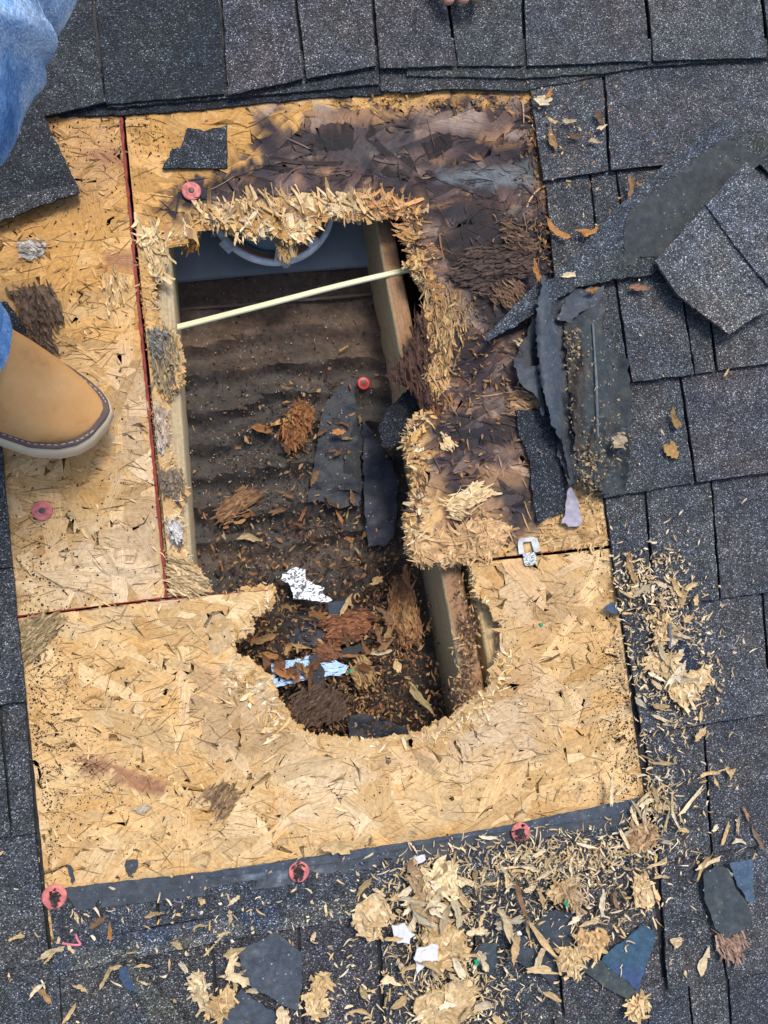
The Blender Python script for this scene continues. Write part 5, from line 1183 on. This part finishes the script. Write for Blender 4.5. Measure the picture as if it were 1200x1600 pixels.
def slab(name, grow, z0, z1, mat, bev=.002, flare=0):
    g = grow; ring=[(s, half(s,1)+(g if 0<s<1 else 0)) for s in ss]; ringn=[(s, half(s,-1)+(g if 0<s<1 else 0)) for s in ss]
    def loop(extra, z):
        pts=[]
        for s,w in ring: 
            e = (FL*s-.5*FL)*(1+ (g+extra)/(FL*.5))+.5*FL
            pts.append(heel+fx_*e+fy_*(max(w+extra,0))+Vector((0,0,z)))
        for s,w in ringn[-2:0:-1]:
            e = (FL*s-.5*FL)*(1+ (g+extra)/(FL*.5))+.5*FL
            pts.append(heel+fx_*e-fy_*(max(w+extra,0))+Vector((0,0,z)))
        return pts
    levels=[(-bev+flare,z0),(flare,z0+bev),(0,z1-bev),(-bev,z1)]; V=[];Fs=[]
    for ex,z in levels: V+= [tuple(p) for p in loop(ex,z)]
    m=len(V)//len(levels)
    for l in range(len(levels)-1):
        for i in range(m): a=l*m+i;b_=l*m+(i+1)%m; Fs.append((a,b_,b_+m,a+m))
    c0=len(V); cb=sum((Vector(v) for v in V[:m]),Vector())/m; V.append(tuple(cb)); ct=sum((Vector(v) for v in V[3*m:4*m]),Vector())/m; V.append(tuple(ct))
    for i in range(m): Fs.append((c0,(i+1)%m,i)); Fs.append((c0+1,3*m+i,3*m+(i+1)%m))
    return V,Fs
boot = bpy.data.objects.new('boot', None); C.objects.link(boot); boot.parent = pr; boot.location=(0,0,0)
V,Fs = slab('sole',.006,.004,.024,SOLE,.003,.001); mk('sole',V,Fs,SOLE,boot,(1,1,1),None,True)
V,Fs = slab('welt',.0045,.0235,.0275,WELT,.0012); mk('welt',V,Fs,WELT,boot,(1,1,1),None,True)
# stitches around the welt
V=[];Fs=[]; i=0
for side in (1,-1):
    s=.3
    while s<.985:
        w=half(s,side)+.0012; ds=.0035/FL*(1 if s<.93 else .5)
        w2=half(min(s+ds,1),side)+.0012
        p=heel+fx_*(FL*s*1.012)+fy_*side*w+Vector((0,0,.0277)); q=heel+fx_*(FL*(s+ds)*1.012)+fy_*side*w2+Vector((0,0,.0277))
        d=(q-p).normalized(); r_=d.cross(Vector((0,0,1)))*.0005; k=len(V)
        for a_ in (p-r_,p+r_,q+r_,q-r_): V.append(tuple(a_)); 
        for a_ in (p-r_,p+r_,q+r_,q-r_): V.append(tuple(a_+Vector((0,0,.0005))))
        Fs += [(k+4,k+5,k+6,k+7),(k,k+1,k+5,k+4),(k+1,k+2,k+6,k+5),(k+2,k+3,k+7,k+6),(k+3,k,k+4,k+7)]
        s += ds*1.7
mk('stitching',V,Fs,THREAD,boot,(1,1,1))
# upper: cross sections heel->toe, then shaft
V=[];Fs=[]; nS=56; nT=36; top=[(0,.10),(.2,.125),(.35,.120),(.45,.118),(.55,.104),(.65,.088),(.75,.074),(.85,.060),(.92,.048),(.97,.034),(1,.026)]
def htop(s):
    for (a,wa),(b_,wb) in zip(top,top[1:]):
        if s<=b_: t=(s-a)/(b_-a); t=t*t*(3-2*t) if False else t; return wa+(wb-wa)*t
    return .026
for i in range(nS+1):
    s=.5-.5*math.cos(math.pi*i/nS); s=.003+s*.990; h=htop(s)-.026
    for j in range(nT+1):
        t=math.pi*j/nT; a,b_=math.cos(t),math.sin(t)
        ex=.75; w=half(s,a)*.985+.0005; yy=math.copysign(abs(a)**ex,a)*w; zz_=.026+(abs(b_)**.8)*h
        # crown of the foot is drawn in above the instep
        pin = 1-.25*(abs(b_)**2)*sstep(.5,.35,A(s))
        wr = .0012*math.sin(s*90+2*a)*math.exp(-((s-.62)/.06)**2)*abs(b_)
        p=heel+fx_*(FL*s)+fy_*(yy*float(pin))+Vector((0,0,zz_+wr)); V.append(tuple(p))
m=nT+1
for i in range(nS):
    for j in range(nT): a=i*m+j; Fs.append((a,a+1,a+1+m,a+m))
mk('upper',V,Fs,LEA,boot,(1,1,1),None,True)
an = heel+fx_*(FL*.27)
rings=[]
for z,rx_,ry_,dx in ((.085,.062,.035,.012),(.12,.054,.037,.006),(.15,.050,.038,0),(.20,.050,.041,0)):
    rings.append((an+fx_*dx+Vector((0,0,z)), fx_, fy_, rx_, ry_, .95))
skin_tube('shaft', rings, LEA, boot)
# the foot is rolled a little onto its far edge
roll = Matrix.Rotation(math.radians(-16), 4, fx_)
for o in boot.children:
    Lo = A(o.location); n_=len(o.data.vertices); co=np.empty(n_*3,np.float32); o.data.vertices.foreach_get('co',co); co=co.reshape(-1,3)+Lo
    Rm=A(roll.to_3x3()); co=(co-A(heel))@Rm.T+A(heel)+A([0,0,.016]); o.data.vertices.foreach_set('co',(co-Lo).astype(np.float32).ravel()); o.data.update()
# denim
DEN, nt, b = nmat('blue_denim', .85, .2)
n = N(nt,'ShaderNodeTexNoise'); n.inputs['Scale'].default_value=11; n.inputs['Detail'].default_value=8; n.inputs['Roughness'].default_value=.7; nt.links.new(pos(nt), n.inputs[0])
r = ramp(nt,[(.36,(.06,.16,.40)),(.48,(.18,.36,.66)),(.62,(.56,.72,.92))]); nt.links.new(n.outputs[0], r.inputs[0])
w1 = N(nt,'ShaderNodeTexNoise'); w1.inputs['Scale'].default_value=1; w1.inputs['Detail'].default_value=3; nt.links.new(pos(nt,(1500,180,500)), w1.inputs[0])
w2 = N(nt,'ShaderNodeTexNoise'); w2.inputs['Scale'].default_value=1; w2.inputs['Detail'].default_value=3; nt.links.new(pos(nt,(180,1500,500)), w2.inputs[0])
rw = ramp(nt,[(.35,.75),(.7,1.35)]); nt.links.new(w1.outputs[0], rw.inputs[0]); rw2 = ramp(nt,[(.35,.75),(.7,1.35)]); nt.links.new(w2.outputs[0], rw2.inputs[0])
c = mixc(nt,r.outputs[0],rw.outputs[0],1,'MULTIPLY'); c = mixc(nt,c,rw2.outputs[0],1,'MULTIPLY'); nt.links.new(c,b.inputs['Base Color']); bump(nt,b,w1.outputs[0],.3,.001)
def limb(name, pts, mat, parent, nseg=48, wr=.0035):
    P=[wp(a,b_,z) for a,b_,z,_ in pts]; Rr=[p[3] for p in pts]; Q=[];RR=[]
    for i in range(len(P)-1):
        p0=P[max(i-1,0)];p1=P[i];p2=P[i+1];p3=P[min(i+2,len(P)-1)]
        for k in range(10):
            t=k/10; Q.append(.5*((2*p1)+(-p0+p2)*t+(2*p0-5*p1+4*p2-p3)*t*t+(-p0+3*p1-3*p2+p3)*t**3)); RR.append(Rr[i]+(Rr[i+1]-Rr[i])*t)
    Q.append(P[-1]);RR.append(Rr[-1]); V=[];Fs=[]; ref=Vector((.3,1,0)).normalized()
    for i,q in enumerate(Q):
        d=(Q[min(i+1,len(Q)-1)]-Q[max(i-1,0)]).normalized(); u=(ref-d*ref.dot(d)).normalized(); v=d.cross(u)
        for k in range(nseg):
            t=2*math.pi*k/nseg
            f=1+ (wr/RR[i])*(math.sin(3*t+i*.35)+.8*math.sin(5*t-i*.55)+ .9*math.sin(i*.9+math.sin(2*t)*1.5))
            V.append(tuple(q+(u*math.cos(t)+v*math.sin(t))*RR[i]*f))
    for i in range(len(Q)-1):
        for k in range(nseg): a=i*nseg+k;b_=i*nseg+(k+1)%nseg; Fs.append((a,b_,b_+nseg,a+nseg))
    Fs += [tuple(range(nseg))[::-1],tuple((len(Q)-1)*nseg+k for k in range(nseg))]
    return mk(name,V,Fs,mat,parent,(1,1,1),None,True)
JP = [(-98,524,.150,.058),(-135,470,.18,.057),(-270,360,.25,.062),(-350,240,.34,.066),(-196,104,.41,.078),(-160,0,.43,.080),(-150,-150,.43,.086),(-330,-330,.42,.095)]
je = limb('jeans', JP, DEN, pr)
hem = limb('hem', [(-95,531,.143,.0595),(-98,523,.150,.0602),(-103,513,.160,.0594)], DEN, je, wr=.001)

# fingertips at the top edge
SKIN, nt, b = nmat('skin', .5, .4); b.inputs['Base Color'].default_value=(.55,.29,.19,1)
try: b.inputs['Subsurface Weight'].default_value=.1; b.inputs['Subsurface Radius'].default_value=(.01,.004,.002)
except Exception: pass
n = N(nt,'ShaderNodeTexNoise'); n.inputs['Scale'].default_value=300; nt.links.new(pos(nt), n.inputs[0]); bump(nt,b,n.outputs[0],.2,.0006)
def hand():
    t = empty('person', wp(715,-60,.02), 'bare hand of a second person with fingertips resting on the top shingles', 'person')
    bm_pts=[]; edges=[]; rad=[]
    base = wp(730,-150,.05); 
    def addp(p,r_): bm_pts.append(tuple(p)); rad.append(r_); return len(bm_pts)-1
    palm0=addp(wp(750,-190,.06),.028); palm1=addp(wp(735,-130,.055),.030); edges.append((palm0,palm1))
    fa0=addp(wp(790,-330,.08),.030); edges.append((palm0,fa0)); fa1=addp(wp(840,-520,.10),.036); edges.append((fa0,fa1))
    tips=[((690,-95),(692,-50),(703,9),.0080),((718,-100),(722,-48),(724,8),.0085),((744,-95),(750,-50),(742,3),.0080),((768,-100),(776,-62),(770,-30),.0070)]
    for (a,b1,c1,rr) in tips:
        i0=addp(wp(a[0],a[1],.050),.011); edges.append((palm1,i0))
        i1=addp(wp(b1[0],b1[1],.046),rr+.001); edges.append((i0,i1)); i2=addp(wp((b1[0]+c1[0])/2,(b1[1]+c1[1])/2,.036),rr); edges.append((i1,i2)); i3=addp(wp(c1[0],c1[1],.031),rr*.9); edges.append((i2,i3))
    th=addp(wp(690,-150,.045),.013); edges.append((palm0,th)); t2=addp(wp(655,-110,.035),.010); edges.append((th,t2)); t3=addp(wp(640,-75,.027),.008); edges.append((t2,t3))
    c0=Vector(worldloc(t)); me=bpy.data.meshes.new('hand'); me.from_pydata([tuple(Vector(p)-c0) for p in bm_pts],edges,[]); o=bpy.data.objects.new('hand',me); C.objects.link(o); o.parent=t
    md=o.modifiers.new('skin','SKIN'); 
    for i,sv in enumerate(me.skin_vertices[0].data): sv.radius=(rad[i],rad[i]*.85)
    me.skin_vertices[0].data[palm0].use_root=True
    s2=o.modifiers.new('sub','SUBSURF'); s2.levels=2; s2.render_levels=2; md.use_smooth_shade=True
    me.materials.append(SKIN)
hand()
